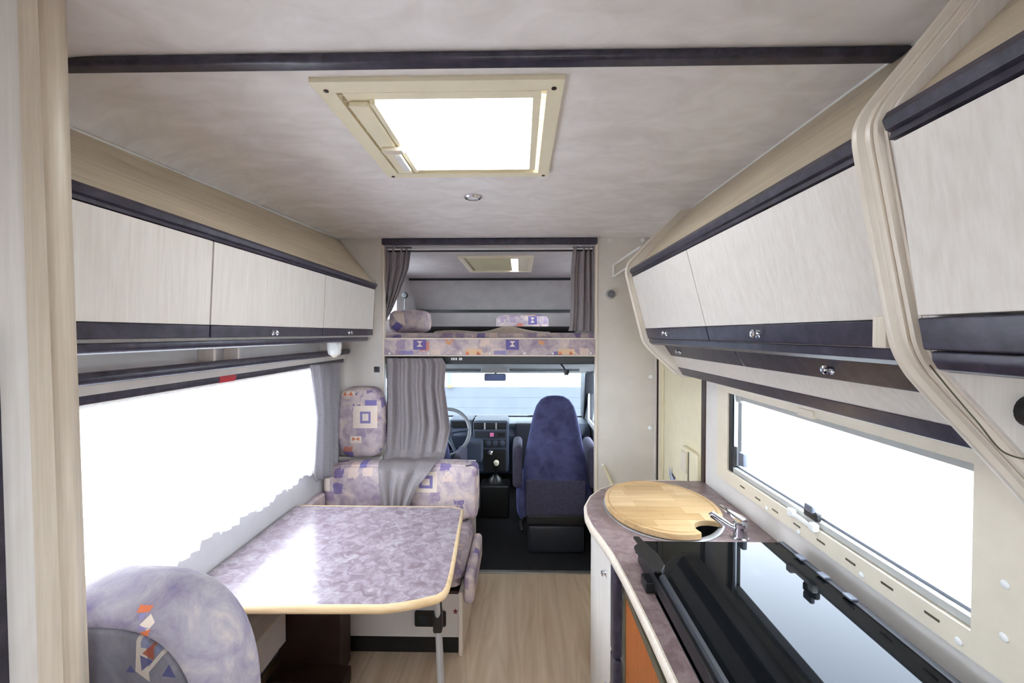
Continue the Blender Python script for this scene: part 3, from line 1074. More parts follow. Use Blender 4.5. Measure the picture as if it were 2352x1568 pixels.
# edging: a rounded lipping round the free edges
path = [(x, y) for x, y in out[1:-2]]
path = [(out[0][0] + .01, far_y)] + path + [(-1.10, near_y)]
rings = []
m = len(path)
for i, p in enumerate(path):
    a, c_ = path[max(i - 1, 0)], path[min(i + 1, m - 1)]
    tx, ty = c_[0] - a[0], c_[1] - a[1]
    ln = math.hypot(tx, ty)
    nx, ny = -ty / ln, tx / ln          # outward (path runs clockwise seen from above)
    prof = [(.0, .001), (.006, .0015), (.011, -.003), (.014, -.013), (.011, -.023), (.005, -.028), (0, -.028)]
    rings.append([(p[0] + nx * u, p[1] + ny * u, ZT + v) for u, v in prof])
B().loft(rings).obj('edging', 'beech_edge', tb, smooth=50)
# folding leg
lt_ = P(1003, 1380, Y=1.45)
lx, ly = lt_.x - .004, 1.46
kn = Vector((P(1006, 1420, Y=1.52).x, 1.52, P(1006, 1420, Y=1.52).z))
tp = Vector((lx, ly, ZT - .026))
ft = Vector((P(1018, 1568, Y=1.50).x + .012, 1.47, .0))
B().tube([tp, kn], .0105, 10).obj('upper_leg', 'light_grey', tb)
B().tube([kn, ft], .0125, 10).obj('lower_leg', 'light_grey', tb)
hg = B().box(kn.x - .016, kn.x + .016, kn.y - .018, kn.y + .018, kn.z - .045, kn.z + .03).bevel(.008, 3).obj('hinge', 'black_plastic', tb)
B().tube([kn + Vector((.012, 0, .03)), tp + Vector((.014, 0, .0))], .004, 6).obj('stay_spring', 'black_plastic', tb)

# ------------------------------------------------------------------ far dinette bench
BY0, BY1 = 2.0, 2.69
BX1 = P(1060, 1450, Y=1.99).x
bn = thing('bench_base', 'white bench box with dark plinth and socket under the dinette cushions', 'bench', (-.7, 2.35, 0))
B().box(XL + .001, BX1 - .012, BY0, BY1 - .12, .082, .288).obj('front_box', 'panel_grey', bn, smooth=0)
B().box(XL + .001, BX1 - .02, BY0 + .012, BY1 - .12, 0, .082).obj('plinth', 'black_plastic', bn, smooth=0)
B().box(BX1 - .014, BX1 + .006, BY0 - .012, BY1 - .12, 0, .30).bevel(.004).obj('side_panel', 'ash_edge', bn)
B().box(XL + .001, BX1 - .012, BY0 - .004, BY1 - .12, .288, .302).obj('seat_board', 'brown_dark', bn, smooth=0)
tag(B().box(XL + .05, BX1 + .004, BY1 - .10, BY1 - .08, 0, .735).obj('backrest_board', 'panel_grey', None, smooth=0), 'pale board standing behind the bench back cushions', 'board')
sx0, sz1 = XZ(953, 1400, BY0)
sx1, sz0 = XZ(1025, 1437, BY0)
sk = B().prism(rrect(sx0, sx1, sz0, sz1, .010), 'Y', BY0 - .010, BY0).bevel(.003).obj('socket_plate', 'black_plastic', bn)
for k in (.28, .72):
    B().lathe([(.021, -.002), (.021, .003), (.017, .003), (.016, -.004), (.003, -.004)], (sx0 + (sx1 - sx0) * k, BY0 - .0115, (sz0 + sz1) / 2), 'Y', 20).obj('socket_well', 'dash_dark', sk)
sc_ = P(1046, 1404, Y=BY0 - .001)
pts = []
for k in range(10):
    a = math.pi / 2 + k * math.pi / 5
    rr = .016 if k % 2 == 0 else .007
    pts.append((sc_.x + rr * math.cos(a) * .8, sc_.z + rr * math.sin(a)))
B().prism(pts, 'Y', BY0 - .0012, BY0).obj('star_sticker', 'sticker_maroon', bn, smooth=0)


def cushion(name, x0, x1, y0, y1, z0, z1, mat, label, bev=.035, group=None, puff=.0):
    b = B().box(x0, x1, y0, y1, z0, z1)
    if puff:
        bmesh.ops.subdivide_edges(b.bm, edges=b.bm.edges, cuts=5, use_grid_fill=True)
        cx, cy, cz = (x0 + x1) / 2, (y0 + y1) / 2, (z0 + z1) / 2
        hx, hy, hz = (x1 - x0) / 2, (y1 - y0) / 2, (z1 - z0) / 2
        for v in b.bm.verts:
            u, w_, t_ = (v.co.x - cx) / hx, (v.co.y - cy) / hy, (v.co.z - cz) / hz
            n_ = Vector((u, w_, t_))
            k = 1 - .03 * (abs(u * w_) ** 3 + abs(w_ * t_) ** 3 + abs(u * t_) ** 3)
            v.co = Vector((cx + u * hx * k, cy + w_ * hy * k, cz + t_ * hz * k))
            if abs(w_) > .99:
                v.co.y += math.copysign(puff, w_) * (1 - u * u) * (1 - t_ * t_)
            if abs(t_) > .99:
                v.co.z += math.copysign(puff, t_) * (1 - u * u) * (1 - w_ * w_)
        es = [e for e in b.bm.edges if len(e.link_faces) == 2 and e.calc_face_angle(0) > math.radians(40)]
        bmesh.ops.bevel(b.bm, geom=es, offset=bev, segments=4, profile=.5, affect='EDGES', clamp_overlap=True)
    else:
        b.bevel(bev, 4)
    o = b.obj(name, mat, None, smooth=60)
    return tag(o, label, 'cushion', group)


# print motifs, all placed in the upholstery's own plane
CREAM, BLUEP, ORG, LIL = (0.88, 0.82, 0.76), (0.45, 0.42, 0.64), (0.84, 0.45, 0.27), (0.80, 0.74, 0.76)


def rect_m(px0, py0, px1, py1, Y):
    return [XZ(px0, py0, Y), XZ(px1, py0, Y), XZ(px1, py1, Y), XZ(px0, py1, Y)]


def poly_m(pts, Y):
    return [XZ(x, y, Y) for x, y in pts]


Yb = 2.40
fabric('fabric_back_right', motifs=[(CREAM, rect_m(948, 1084, 1004, 1130, Yb)), (BLUEP, rect_m(962, 1092, 994, 1121, Yb)),
                                    (CREAM, rect_m(969, 1099, 987, 1114, Yb)), (BLUEP, rect_m(1068, 1062, 1084, 1070, Yb))], seed=3.1)
fabric('fabric_back_left', motifs=[(BLUEP, rect_m(822, 1066, 838, 1076, Yb)), (CREAM, rect_m(736, 1100, 757, 1129, Yb))], seed=1.7)
fabric('fabric_seat', ua='X', va='Y', seed=5.3)
fabric('fabric_side', ua='Y', va='Z', seed=8.2)
Yh = 2.60
fabric('fabric_headrest', motifs=[(CREAM, rect_m(813, 931, 868, 982, Yh)), (BLUEP, rect_m(829, 944, 853, 971, Yh)), (CREAM, rect_m(834, 949, 848, 965, Yh)),
                                  (CREAM, rect_m(783, 898, 816, 909, Yh)), (ORG, poly_m([(800, 908), (807, 899), (813, 908)], Yh)), (ORG, poly_m([(788, 908), (793, 899), (798, 908)], Yh)),
                                  (BLUEP, rect_m(840, 918, 866, 930, Yh)), (BLUEP, rect_m(788, 1036, 812, 1052, Yh)),
                                  (CREAM, rect_m(806, 1000, 832, 1016, Yh)), (ORG, poly_m([(811, 1002), (819, 1007), (811, 1011)], Yh)), (ORG, poly_m([(827, 1002), (819, 1007), (827, 1011)], Yh))], seed=2.2)

bxl, bxm, bxr = XL + .012, P(934, 1100, Y=Yb).x, P(1097, 1100, Y=Yb).x
zt_ = P(1000, 1066, Y=2.46).z
cushion('seat_cushion', XL + .005, BX1 + .012, 1.965, 2.555, .312, .434, 'fabric_seat', 'long patterned lilac seat cushion on the bench beside the cab opening', .03, puff=.008)
cushion('back_cushion', bxl, bxm - .004, 2.405, 2.555, .450, zt_, 'fabric_back_left', 'patterned back cushion beside the window, half under the curtain hem', .024, puff=.012)
cushion('back_cushion', bxm + .004, bxr, 2.405, 2.555, .450, zt_ + .005, 'fabric_back_right', 'patterned back cushion with cream square, nearest the aisle', .028, puff=.012)
cushion('side_bolster', BX1 + .014, BX1 + .062, 1.95, 2.40, .262, .395, 'fabric_side', 'narrow patterned bolster hanging on the aisle side of the bench', .022)
cushion('wall_bolster', XL + .002, XL + .045, 2.15, 2.39, .45, .615, 'fabric_side', 'flat patterned side cushion against the wall below the window', .014)

# headrest cushion on the partition, rounded top and bottom
hx0, hx1 = P(772, 970, Y=Yh).x, P(881, 970, Y=Yh).x
hz0, hz1 = P(820, 1053, Y=Yh).z, P(820, 887, Y=2.66).z
ring = []
prof = []
n = 28
cx, cz, hw, hh = (hx0 + hx1) / 2, (hz0 + hz1) / 2, (hx1 - hx0) / 2, (hz1 - hz0) / 2
for k in range(n):
    a = 2 * math.pi * k / n
    e = .52
    ca, sa = math.cos(a), math.sin(a)
    prof.append((math.copysign(abs(ca) ** e, ca), math.copysign(abs(sa) ** .62, sa)))
rings = [[(cx + u * hw * s_, y_, cz + v * hh * s_) for u, v in prof] for y_, s_ in
         ((2.697, .96), (2.68, 1.0), (2.63, 1.0), (2.61, .97), (2.597, .90), (2.590, .75), (2.586, .45))]
tag(B().loft(rings).obj('headrest_cushion', 'fabric_headrest', None, smooth=60),
    'rounded patterned headrest cushion on the partition beside the curtain', 'cushion')
# ledge under the headrest
struct(B().box(hx0 - .01, OPX0 - .008, 2.655, 2.70, hz0 - .03, hz0 - .005).bevel(.004).obj('trim_11', 'panel_grey'))

# ------------------------------------------------------------------ near dinette seat (only the backrest top shows)
Ys = .785
NAVY, GREYB = (0.34, 0.34, 0.55), (0.52, 0.54, 0.68)
mot = []


def tri(col, *pts, Y=Ys):
    mot.append((col, poly_m(list(pts), Y)))


tri(CREAM, (314, 1425), (330, 1425), (345, 1565), (312, 1540))
tri(GREYB, (322, 1460), (350, 1490), (324, 1487))
tri(NAVY, (322, 1420), (336, 1432), (322, 1446))
tri(CREAM, (330, 1446), (346, 1440), (356, 1470), (346, 1478))
tri((0.68, 0.33, 0.22), (327, 1500), (352, 1478), (354, 1516))
tri(NAVY, (322, 1504), (352, 1518), (326, 1540))
tri(GREYB, (357, 1478), (374, 1480), (358, 1508))
tri(CREAM, (376, 1488), (382, 1496), (340, 1546), (334, 1540))
tri(NAVY, (372, 1552), (388, 1526), (404, 1556))
tri(NAVY, (290, 1543), (300, 1526), (312, 1543))
tri((0.62, 0.45, 0.35), (288, 1440), (302, 1428), (304, 1446))
Yr = .868
nb = len(mot)
tri(ORG, (374, 1352), (400, 1356), (398, 1363), (376, 1362), Y=Yr)
tri(CREAM, (392, 1380), (404, 1366), (418, 1380), (410, 1392), Y=Yr)
tri((0.55, 0.52, 0.70), (382, 1365), (396, 1363), (389, 1375), Y=Yr)
tri((0.55, 0.50, 0.70), (391, 1381), (412, 1388), (392, 1390), Y=Yr)
tri(ORG, (393, 1394), (416, 1389), (410, 1408), Y=Yr)
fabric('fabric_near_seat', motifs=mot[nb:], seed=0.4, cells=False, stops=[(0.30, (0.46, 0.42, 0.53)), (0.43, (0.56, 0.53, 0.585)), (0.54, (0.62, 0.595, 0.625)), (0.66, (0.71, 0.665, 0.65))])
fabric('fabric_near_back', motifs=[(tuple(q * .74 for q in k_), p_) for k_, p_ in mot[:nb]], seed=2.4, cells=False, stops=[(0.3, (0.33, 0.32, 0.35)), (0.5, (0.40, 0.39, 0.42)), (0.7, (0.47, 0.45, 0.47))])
ns = thing('dinette_bench', 'dinette bench with arched patterned backrest behind the corner post', 'bench', (-.82, .87, 0))
apx = (255, 1302)
prof = []
cx = -.80
for k in range(33):
    a = math.pi * k / 32
    ca, sa = math.cos(a), math.sin(a)
    prof.append((cx + .240 * math.copysign(abs(ca) ** .72, ca), .70 + .302 * abs(sa) ** .80))
prof = [(p[0], p[1]) for p in prof]
prof = [(cx + .240, .42)] + prof + [(cx - .240, .42)]


def scale_prof(s_):
    return [(cx + (x - cx) * s_, .70 + (z - .70) * s_ if z > .45 else z) for x, z in prof]


rings = [[(x, y_, z) for x, z in scale_prof(s_)] for y_, s_ in
         ((.935, .93), (.928, .965), (.915, .99), (.895, 1.0), (.872, .998), (.848, .98), (.826, .95), (.808, .91), (.796, .865), (.791, .83), (.794, .815), (.794, .5))]
bk = B().loft(rings).obj('backrest', 'fabric_near_seat', ns, smooth=70)
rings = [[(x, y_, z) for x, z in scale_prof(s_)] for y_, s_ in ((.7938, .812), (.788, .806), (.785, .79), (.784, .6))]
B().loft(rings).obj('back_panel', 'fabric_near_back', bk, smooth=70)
B().box(XL + .003, cx + .25, .90, 1.28, .30, .43).bevel(.03, 4).obj('seat_cushion', 'fabric_seat', ns)
B().box(XL + .003, cx + .24, .80, 1.26, 0, .298).obj('seat_box', 'panel_grey', ns, smooth=0)

# things under the table
dk = thing('heater_box', 'dark brown heater casing under the table by the wall', 'heater', (-.85, 1.85, 0))
B().box(-1.05, P(782, 1480, Y=1.84).x, 1.84, 1.96, .0, .285).bevel(.01).obj('casing', 'brown_dark', dk)
B().box(-1.05, P(790, 1480, Y=1.76).x, 1.74, 1.84, .0, .07).bevel(.008).obj('foot', 'brown_dark', dk)
dc = thing('duct_box', 'pale wall-mounted duct box with brown lid under the table', 'box', (-1.06, 1.55, .19))
B().box(XL + .001, -1.0, 1.29, 1.81, .19, .328).obj('front', 'panel_grey', dc, smooth=0)
B().box(XL + .001, -.998, 1.29, 1.812, .328, .336).obj('lid', 'ash_beige', dc, smooth=0)

# ------------------------------------------------------------------ kitchen block
ZW = .816


def wpx(px, py, z=ZW):
    p = P(px, py, Z=z)
    return (p.x, p.y)


wo = [wpx(*p) for p in ((1625, 1106), (1560, 1104), (1500, 1104), (1450, 1107), (1412, 1113), (1380, 1124), (1358, 1140), (1347, 1160), (1349, 1182),
                        (1362, 1208), (1385, 1238), (1408, 1270), (1430, 1308), (1450, 1345))]
wo[0] = (XR - .001, wo[1][1])
last = wo[-1]
wo += [(last[0] + .006, 1.0), (last[0] + .010, .75), (last[0] + .012, .42), (XR - .001, .42)]
wk = thing('worktop', 'mottled brown-lilac worktop with rounded end and pale edging', 'worktop', (.57, 1.2, ZW))
bc, ba, bb = (.540, 1.682), .208, .262          # cutting board / sink ellipse
nh = 48
hole = [(bc[0] + (ba - .012) * math.cos(2 * math.pi * k / nh), bc[1] + (bb - .012) * math.sin(2 * math.pi * k / nh)) for k in range(nh)]
b = B()
edges = []
for loop in (wo, hole):
    vs = [b.bm.verts.new((x, y, ZW)) for x, y in loop]
    edges += [b.bm.edges.new((vs[i], vs[(i + 1) % len(vs)])) for i in range(len(vs))]
bmesh.ops.triangle_fill(b.bm, edges=edges, use_beauty=True, normal=(0, 0, 1))
ext = bmesh.ops.extrude_face_region(b.bm, geom=list(b.bm.faces))
for v in [g for g in ext['geom'] if isinstance(g, bmesh.types.BMVert)]:
    v.co.z -= .03
b.obj('top', 'worktop_laminate', wk, smooth=0)
rings = []
epath = wo[1:-1]
for i, p in enumerate(epath):
    a, c_ = epath[max(i - 1, 0)], epath[min(i + 1, len(epath) - 1)]
    tx, ty = c_[0] - a[0], c_[1] - a[1]
    ln = math.hypot(tx, ty)
    nx, ny = ty / ln, -tx / ln
    prf = [(.0, .002), (.005, .002), (.009, -.004), (.011, -.015), (.009, -.027), (.004, -.032), (0, -.032)]
    rings.append([(p[0] + nx * u, p[1] + ny * u, ZW + v) for u, v in prf])
B().loft(rings).obj('edging', 'ash_edge', wk, smooth=50)
# kitchen base with curved end
kb_ = thing('kitchen_cabinet', 'white kitchen base cabinet with two knobbed drawers and curved end', 'cabinet', (.57, 1.65, 0))
ki = []
for i, p in enumerate(wo[2:14]):
    q = Vector((p[0], p[1])) - Vector((.57, 1.62))
    q *= 1 - .018 / max(q.length, .05)
    ki.append((q.x + .57, q.y + 1.62))
base = [(XR - .001, ki[0][1])] + [p for p in ki if p[1] > 1.36] + [(.318, 1.345), (.318, 1.30), (XR - .001, 1.30)]
ctr = Vector((.58, 1.62))
inn = [tuple(ctr + (Vector(p) - ctr) * .955) for p in base]
B().loft([[(x, y, .06) for x, y in inn], [(x, y, .06) for x, y in base], [(x, y, ZW - .0305) for x, y in base], [(x, y, ZW - .0305) for x, y in inn], [(x, y, .07) for x, y in inn]], cap=False).obj('body', 'ash', kb_, smooth=40)
B().prism([(bx_ + (.03 if bx_ < .8 else 0), by_) for bx_, by_ in base], 'Z', 0, .06).obj('plinth', 'black_plastic', kb_, smooth=40)
for za, zb_, kz, kx in ((.10, .492, .362, 1403), (.498, .772, .690, 1393)):
    d = B().box(.292, .312, 1.385, 1.60, za, zb_).bevel(.003).obj('drawer_front', 'wall_white', kb_)
    B().box(.286, .312, 1.325, 1.382, za, zb_).bevel(.008, 3).obj('drawer_strip', 'dark_laminate', d)
    B().box(.292, .312, 1.604, 1.618, za, zb_).bevel(.003).obj('drawer_strip', 'dark_laminate', d)
    kp = P(kx, 1303, X=.290)
    knob((.292, kp.y, kz), d, -1)

fr_ = thing('fridge', 'built-in fridge with orange wood door under the worktop', 'fridge', (.57, .85, 0))
B().box(.325, XR - .002, .43, 1.296, .02, .780).obj('body', 'grey_plastic', fr_, smooth=0)
dr = B().box(.308, .323, .43, 1.262, .06, .735).obj('door', 'orange_wood', fr_, smooth=0)
B().box(.303, .325, .43, 1.268, .735, .758).bevel(.003).obj('door_trim', 'olive_metal', dr)
B().box(.303, .325, 1.262, 1.272, .06, .735).bevel(.002).obj('door_edge', 'olive_metal', dr)
B().box(.306, .325, 1.272, 1.296, .72, .775).bevel(.002).obj('hinge', 'black_plastic', fr_)

# sink, cutting board, tap
sk = thing('sink', 'round steel sink under the cutting board', 'sink', (bc[0], bc[1], ZW))


def ell(s_, z, n=nh, dx=0.0):
    return [(bc[0] + ba * s_ * math.cos(2 * math.pi * k / n), bc[1] + bb * s_ * math.sin(2 * math.pi * k / n), z) for k in range(n)]


b = B().loft([ell(1.03, ZW + .001), ell(1.03, ZW + .004), ell(1.0, ZW + .006), ell(.945, ZW + .005), ell(.935, ZW - .002), ell(.90, ZW - .10), ell(.78, ZW - .135), ell(.1, ZW - .14)], cap=False)
b.obj('bowl', 'steel', sk, smooth=60)
bo = thing('cutting_board', 'oval butcher-block cutting board with a finger notch on the sink', 'cutting board', (bc[0], bc[1], ZW + .007))
notch = P(1640, 1217, Z=ZW + .02)
nr = .062


def board_outline(s_=1.0):
    pts = []
    for k in range(96):
        a = 2 * math.pi * k / 96
        x, y = bc[0] + ba * s_ * math.cos(a), bc[1] + bb * s_ * math.sin(a)
        pts.append(Vector((x, y)))
    nc = Vector((notch.x, notch.y))
    keep = [p for p in pts if (p - nc).length > nr]
    # find the gap and put the arc of the notch in it
    inside = [(p - nc).length <= nr for p in pts]
    k0 = next(k for k in range(96) if inside[k] and not inside[k - 1])
    seq = []
    k = k0
    while inside[k % 96]:
        k += 1
    a0, a1 = pts[k0 - 1], pts[k % 96]
    t0, t1 = math.atan2(*(a0 - nc).yx), math.atan2(*(a1 - nc).yx)
    while t1 > t0:
        t1 -= 2 * math.pi
    arc = [nc + Vector((math.cos(t0 + (t1 - t0) * j / 20), math.sin(t0 + (t1 - t0) * j / 20))) * nr for j in range(1, 20)]
    j = k % 96
    ring = []
    while j != k0 % 96:
        ring.append(pts[j])
        j = (j + 1) % 96
    return ring + arc


ol = board_outline()
ZB0, ZB1 = ZW + .008, ZW + .026
rows = 9
ymin, ymax = bc[1] - bb, bc[1] + bb
rng = random.Random(4)
for i in range(rows):
    ya, yb = ymin + (ymax - ymin) * i / rows, ymin + (ymax - ymin) * (i + 1) / rows
    cuts = [bc[0] - .5, bc[0] - .07 + rng.uniform(-.05, .05), bc[0] + .09 + rng.uniform(-.05, .04), bc[0] + .5]
    if i in (0, rows - 1):
        cuts = [cuts[0], cuts[-1]]
    for xa, xb in zip(cuts, cuts[1:]):
        b = B().prism([(p.x, p.y) for p in ol], 'Z', ZB0, ZB1)
        for co, no in (((0, ya + .0003, 0), (0, -1, 0)), ((0, yb - .0003, 0), (0, 1, 0)), ((xa + .0003, 0, 0), (-1, 0, 0)), ((xb - .0003, 0, 0), (1, 0, 0))):
            g = list(b.bm.verts) + list(b.bm.edges) + list(b.bm.faces)
            res = bmesh.ops.bisect_plane(b.bm, geom=g, plane_co=co, plane_no=no, clear_outer=True)
            ce = [e for e in res['geom_cut'] if isinstance(e, bmesh.types.BMEdge)]
            if ce:
                bmesh.ops.holes_fill(b.bm, edges=[e for e in b.bm.edges if e.is_boundary], sides=0)
        if len(b.bm.faces):
            b.obj('stave', 'stave_wood_%d' % rng.randrange(3), bo, smooth=0)
# juice groove as a slim raised rim line
gp = [(bc[0] + ba * .93 * math.cos(2 * math.pi * k / 60), bc[1] + bb * .93 * math.sin(2 * math.pi * k / 60), ZB1) for k in range(60)]
gp = [p for p in gp if math.hypot(p[0] - notch.x, p[1] - notch.y) > nr + .004]
k0 = max(range(len(gp)), key=lambda k: math.dist(gp[k], gp[k - 1]))
gp = gp[k0:] + gp[:k0]
B().tube(gp, .0022, 6).obj('groove', 'stave_wood_0', bo)

fc = P(1700, 1236, Z=ZW)
fa = thing('tap', 'chrome single-lever mixer tap beside the cutting board', 'tap', (fc.x, fc.y, ZW))
B().lathe([(.028, ZW + .0005), (.028, ZW + .005), (.023, ZW + .008), (.021, ZW + .024), (.020, ZW + .040), (.022, ZW + .042), (.022, ZW + .052), (0, ZW + .053)], (fc.x, fc.y, 0), 'Z', 24).obj('body', 'chrome', fa)
e1 = P(1634, 1180, Y=fc.y + .04)
B().tube([(fc.x - .002, fc.y, ZW + .026), (fc.x - .03, fc.y + .012, ZW + .038), tuple(e1), tuple(e1 + Vector((-.006, .002, -.004)))], [.013, .0125, .0115, .006], 12).obj('spout', 'chrome', fa)
e2 = P(1652, 1160, Y=fc.y + .07)
dv = (e2 - Vector((fc.x + .012, fc.y - .008, ZW + .060))).normalized()
sd = dv.cross(Vector((0, 0, 1))).normalized()
rg = []
for t_, w_, h_ in ((0, .020, .016), (.25, .019, .014), (.6, .012, .009), (.95, .010, .008), (1.0, .006, .005)):
    q = Vector((fc.x + .012, fc.y - .008, ZW + .060)).lerp(e2, t_)
    upv = sd.cross(dv)
    rg.append([q + sd * (w_ * u) + upv * (h_ * v * .5) for u, v in ((-1, -.5), (-.6, -1), (.6, -1), (1, -.5), (1, .5), (.6, 1), (-.6, 1), (-1, .5))])
B().loft(rg).obj('lever', 'chrome', fa, smooth=50)

# hob under its folded glass lid
ZG = .875
hb = thing('hob', 'hob closed under a black glass lid beside the sink', 'hob', (.61, .95, ZW))
gy = P(1600, 1243, Z=ZG).y
gx0, gx1 = .362, P(1790, 1243, Z=ZG).x
B().box(gx0 - .012, gx1 + .004, .44, gy - .01, ZW + .0005, ZG - .009).bevel(.004).obj('tray', 'black_plastic', hb)
gl = B().box(gx0, gx1, .43, gy, ZG - .007, ZG).bevel(.0015).obj('glass_lid', 'black_glass', hb)
B().prism([(gx0 - .012, ZW + .001), (gx0 - .012, ZW + .018), (gx0 - .006, ZW + .024), (gx0 - .008, ZW + .036), (gx0 - .002, ZW + .042), (gx0 - .004, ZG - .002), (gx0 + .001, ZG + .002), (gx0 + .010, ZG + .002), (gx0 + .010, ZW + .001)], 'Y', .43, 1.12).obj('front_rail', 'dash_dark', hb)
B().box(gx0 - .034, gx0 + .006, 1.135, 1.185, ZW + .001, ZW + .030).bevel(.004).obj('hinge_foot', 'black_plastic', hb)
hp = [(gx0 - .02, gy + .012), (gx0 - .003, gy + .012), (gx0 + .006, gy - .03), (gx0 + .022, gy - .09), (gx0 + .022, gy - .15), (gx0 + .004, 1.125), (gx0 - .016, 1.125), (gx0 - .026, gy - .10), (gx0 - .036, gy - .075), (gx0 - .034, gy - .05), (gx0 - .016, gy - .03)]
B().prism(hp, 'Z', ZG + .0005, ZG + .009).bevel(.002).obj('hinge', 'black_plastic', hb)
B().box(gx1 - .006, gx1 + .010, .43, gy, ZW + .004, ZG + .003).bevel(.002).obj('rear_rail', 'dash_dark', hb)
for y_ in (gy - .10, gy - .19, gy - .28):
    B().box(gx1 - .012, gx1 + .006, y_ - .014, y_ + .014, ZG + .003, ZG + .009).bevel(.002).obj('rear_clip', 'seal_grey', hb)
# ------------------------------------------------------------------ curtains
def sheet(name, rows, folds, amp, mat, axis='Y', nu=90, nv=40, top_tight=.5, phase=0.0, hem=None, thick=.0015, loose=False):
    """rows: (v, left point, right point) from top to bottom; folds ripple along `axis`"""
    R = [(v, *l_, *r_) for v, l_, r_ in rows]

    def fn(u, v):
        q = lerp_poly(R, v)
        lp_, rp = Vector(q[:3]), Vector(q[3:])
        p = lp_.lerp(rp, u)
        a = amp * (top_tight + (1 - top_tight) * min(1, v * 2.2))
        w_ = math.sin(u * folds * 2 * math.pi + phase + 1.3 * math.sin(u * 7 + phase) + .8 * v * math.sin(u * 5)) \
            + .35 * math.sin(u * folds * 4.7 * math.pi + 2 * phase + v * 2)
        if loose:
            # pleats fan out and melt into a few soft folds where the cloth lies on the bench
            k = min(1, max(0, (v - .42) / .35))
            soft = math.sin(u * 2.1 * 2 * math.pi + 4.5 * v + .8) + .5 * math.sin(u * 4.3 * 2 * math.pi - 6 * v)
            w_ = w_ * (1 - k) + soft * .95 * k
            if v > .74:
                a *= .62
        d = a * w_
        if axis == 'Y':
            p.y += d
        else:
            p.x += d
        if hem and v > .97:
            p.z += hem(u)
        return p
    o = B().grid(fn, nu, nv).obj(name, mat, None, recalc=False, smooth=80)
    if thick:
        md = o.modifiers.new('thickness', 'SOLIDIFY')
        md.thickness = thick
    return o


# sheer across the dinette window
def pX(px, py, x):
    return tuple(P(px, py, X=x))


hm = lambda u: .012 * (1 if math.sin(u * 46) > .2 else -.4) + .006 * math.sin(u * 17)
o = sheet('sheer_curtain', [(0, (-1.098, .76, 1.318), (-1.098, 2.40, 1.318)), (1, (-1.092, .76, .772), (-1.092, 2.40, .762))], 34, .007, 'sheer_white', 'X', 260, 30, hem=hm, thick=0)
tag(o, 'bright sheer white curtain across the dinette window', 'curtain')
o = sheet('window_curtain', [(0, pX(712, 838, -1.068), pX(780, 832, -1.075)), (.5, pX(725, 960, -1.060), pX(776, 950, -1.075)), (.93, pX(719, 1090, -1.055), pX(778, 1078, -1.070)), (1, pX(724, 1106, -1.055), pX(778, 1088, -1.070))],
          4.0, .012, 'curtain_grey', 'X', 80, 40)
tag(o, 'gathered grey curtain at the end of the dinette window', 'curtain')


def pY(px, py, y):
    return tuple(P(px, py, Y=y))


# curtain across the cab, bunched over the bench back
rows = [(0, pY(886, 822, 2.665), pY(1016, 822, 2.665)),
        (.06, pY(886, 838, 2.660), pY(1024, 836, 2.66)),
        (.22, pY(886, 890, 2.655), pY(1021, 890, 2.65)),
        (.45, pY(886, 960, 2.645), pY(1034, 985, 2.64)),
        (.62, pY(886, 1030, 2.635), pY(1024, 1040, 2.60)),
        (.70, pY(880, 1052, 2.58), pY(1021, 1050, 2.55)),
        (.76, pY(871, 1060, 2.46), pY(1003, 1061, 2.45)),
        (.82, pY(869, 1078, 2.365), pY(985, 1086, 2.365)),
        (.92, pY(872, 1118, 2.355), pY(958, 1118, 2.355)),
        (1, pY(878, 1166, 2.35), pY(938, 1166, 2.35))]
o = sheet('cab_curtain', rows, 5.2, .021, 'curtain_taupe', 'Y', 130, 80, .7, .6, thick=.002, loose=True)
tag(o, 'grey-brown curtain at the cab opening with its hem thrown over the bench', 'curtain')
# alcove curtains
rows = [(0, pY(882, 566, 2.755), pY(947, 566, 2.755)), (.3, pY(882, 620, 2.755), pY(940, 616, 2.755)), (.65, pY(882, 680, 2.755), pY(918, 672, 2.755)), (.85, pY(881, 712, 2.755), pY(900, 712, 2.755)), (1, pY(880, 738, 2.755), pY(886, 736, 2.755))]
o = sheet('alcove_curtain', rows, 4.5, .012, 'curtain_taupe', 'Y', 70, 40, .9, .2)
tag(o, 'grey alcove curtain swept back to the partition above the patterned pillow', 'curtain')
rows = [(0, pY(1316, 566, 2.755), pY(1368, 566, 2.755)), (.3, pY(1311, 625, 2.755), pY(1370, 625, 2.755)), (.7, pY(1310, 710, 2.755), pY(1371, 710, 2.755)), (.95, pY(1308, 752, 2.755), pY(1372, 752, 2.755)), (1, pY(1305, 760, 2.755), pY(1374, 760, 2.755))]
o = sheet('alcove_curtain', rows, 3.6, .014, 'curtain_taupe', 'Y', 70, 40, .9, 1.7)
tag(o, 'grey alcove curtain hanging straight down to the mattress', 'curtain')
r = thing('alcove_rail', 'thin double curtain rail under the dark strip of the alcove', 'rail', (-.19, 2.75, 2.03))
B().tube([(OPX0 + .005, 2.75, 2.030), (OPX1 - .005, 2.75, 2.030)], .005, 8).obj('rail', 'white_plastic', r)
B().tube([(OPX0 + .005, 2.75, 2.018), (OPX1 - .005, 2.75, 2.018)], .005, 8).obj('rail', 'black_plastic', r)

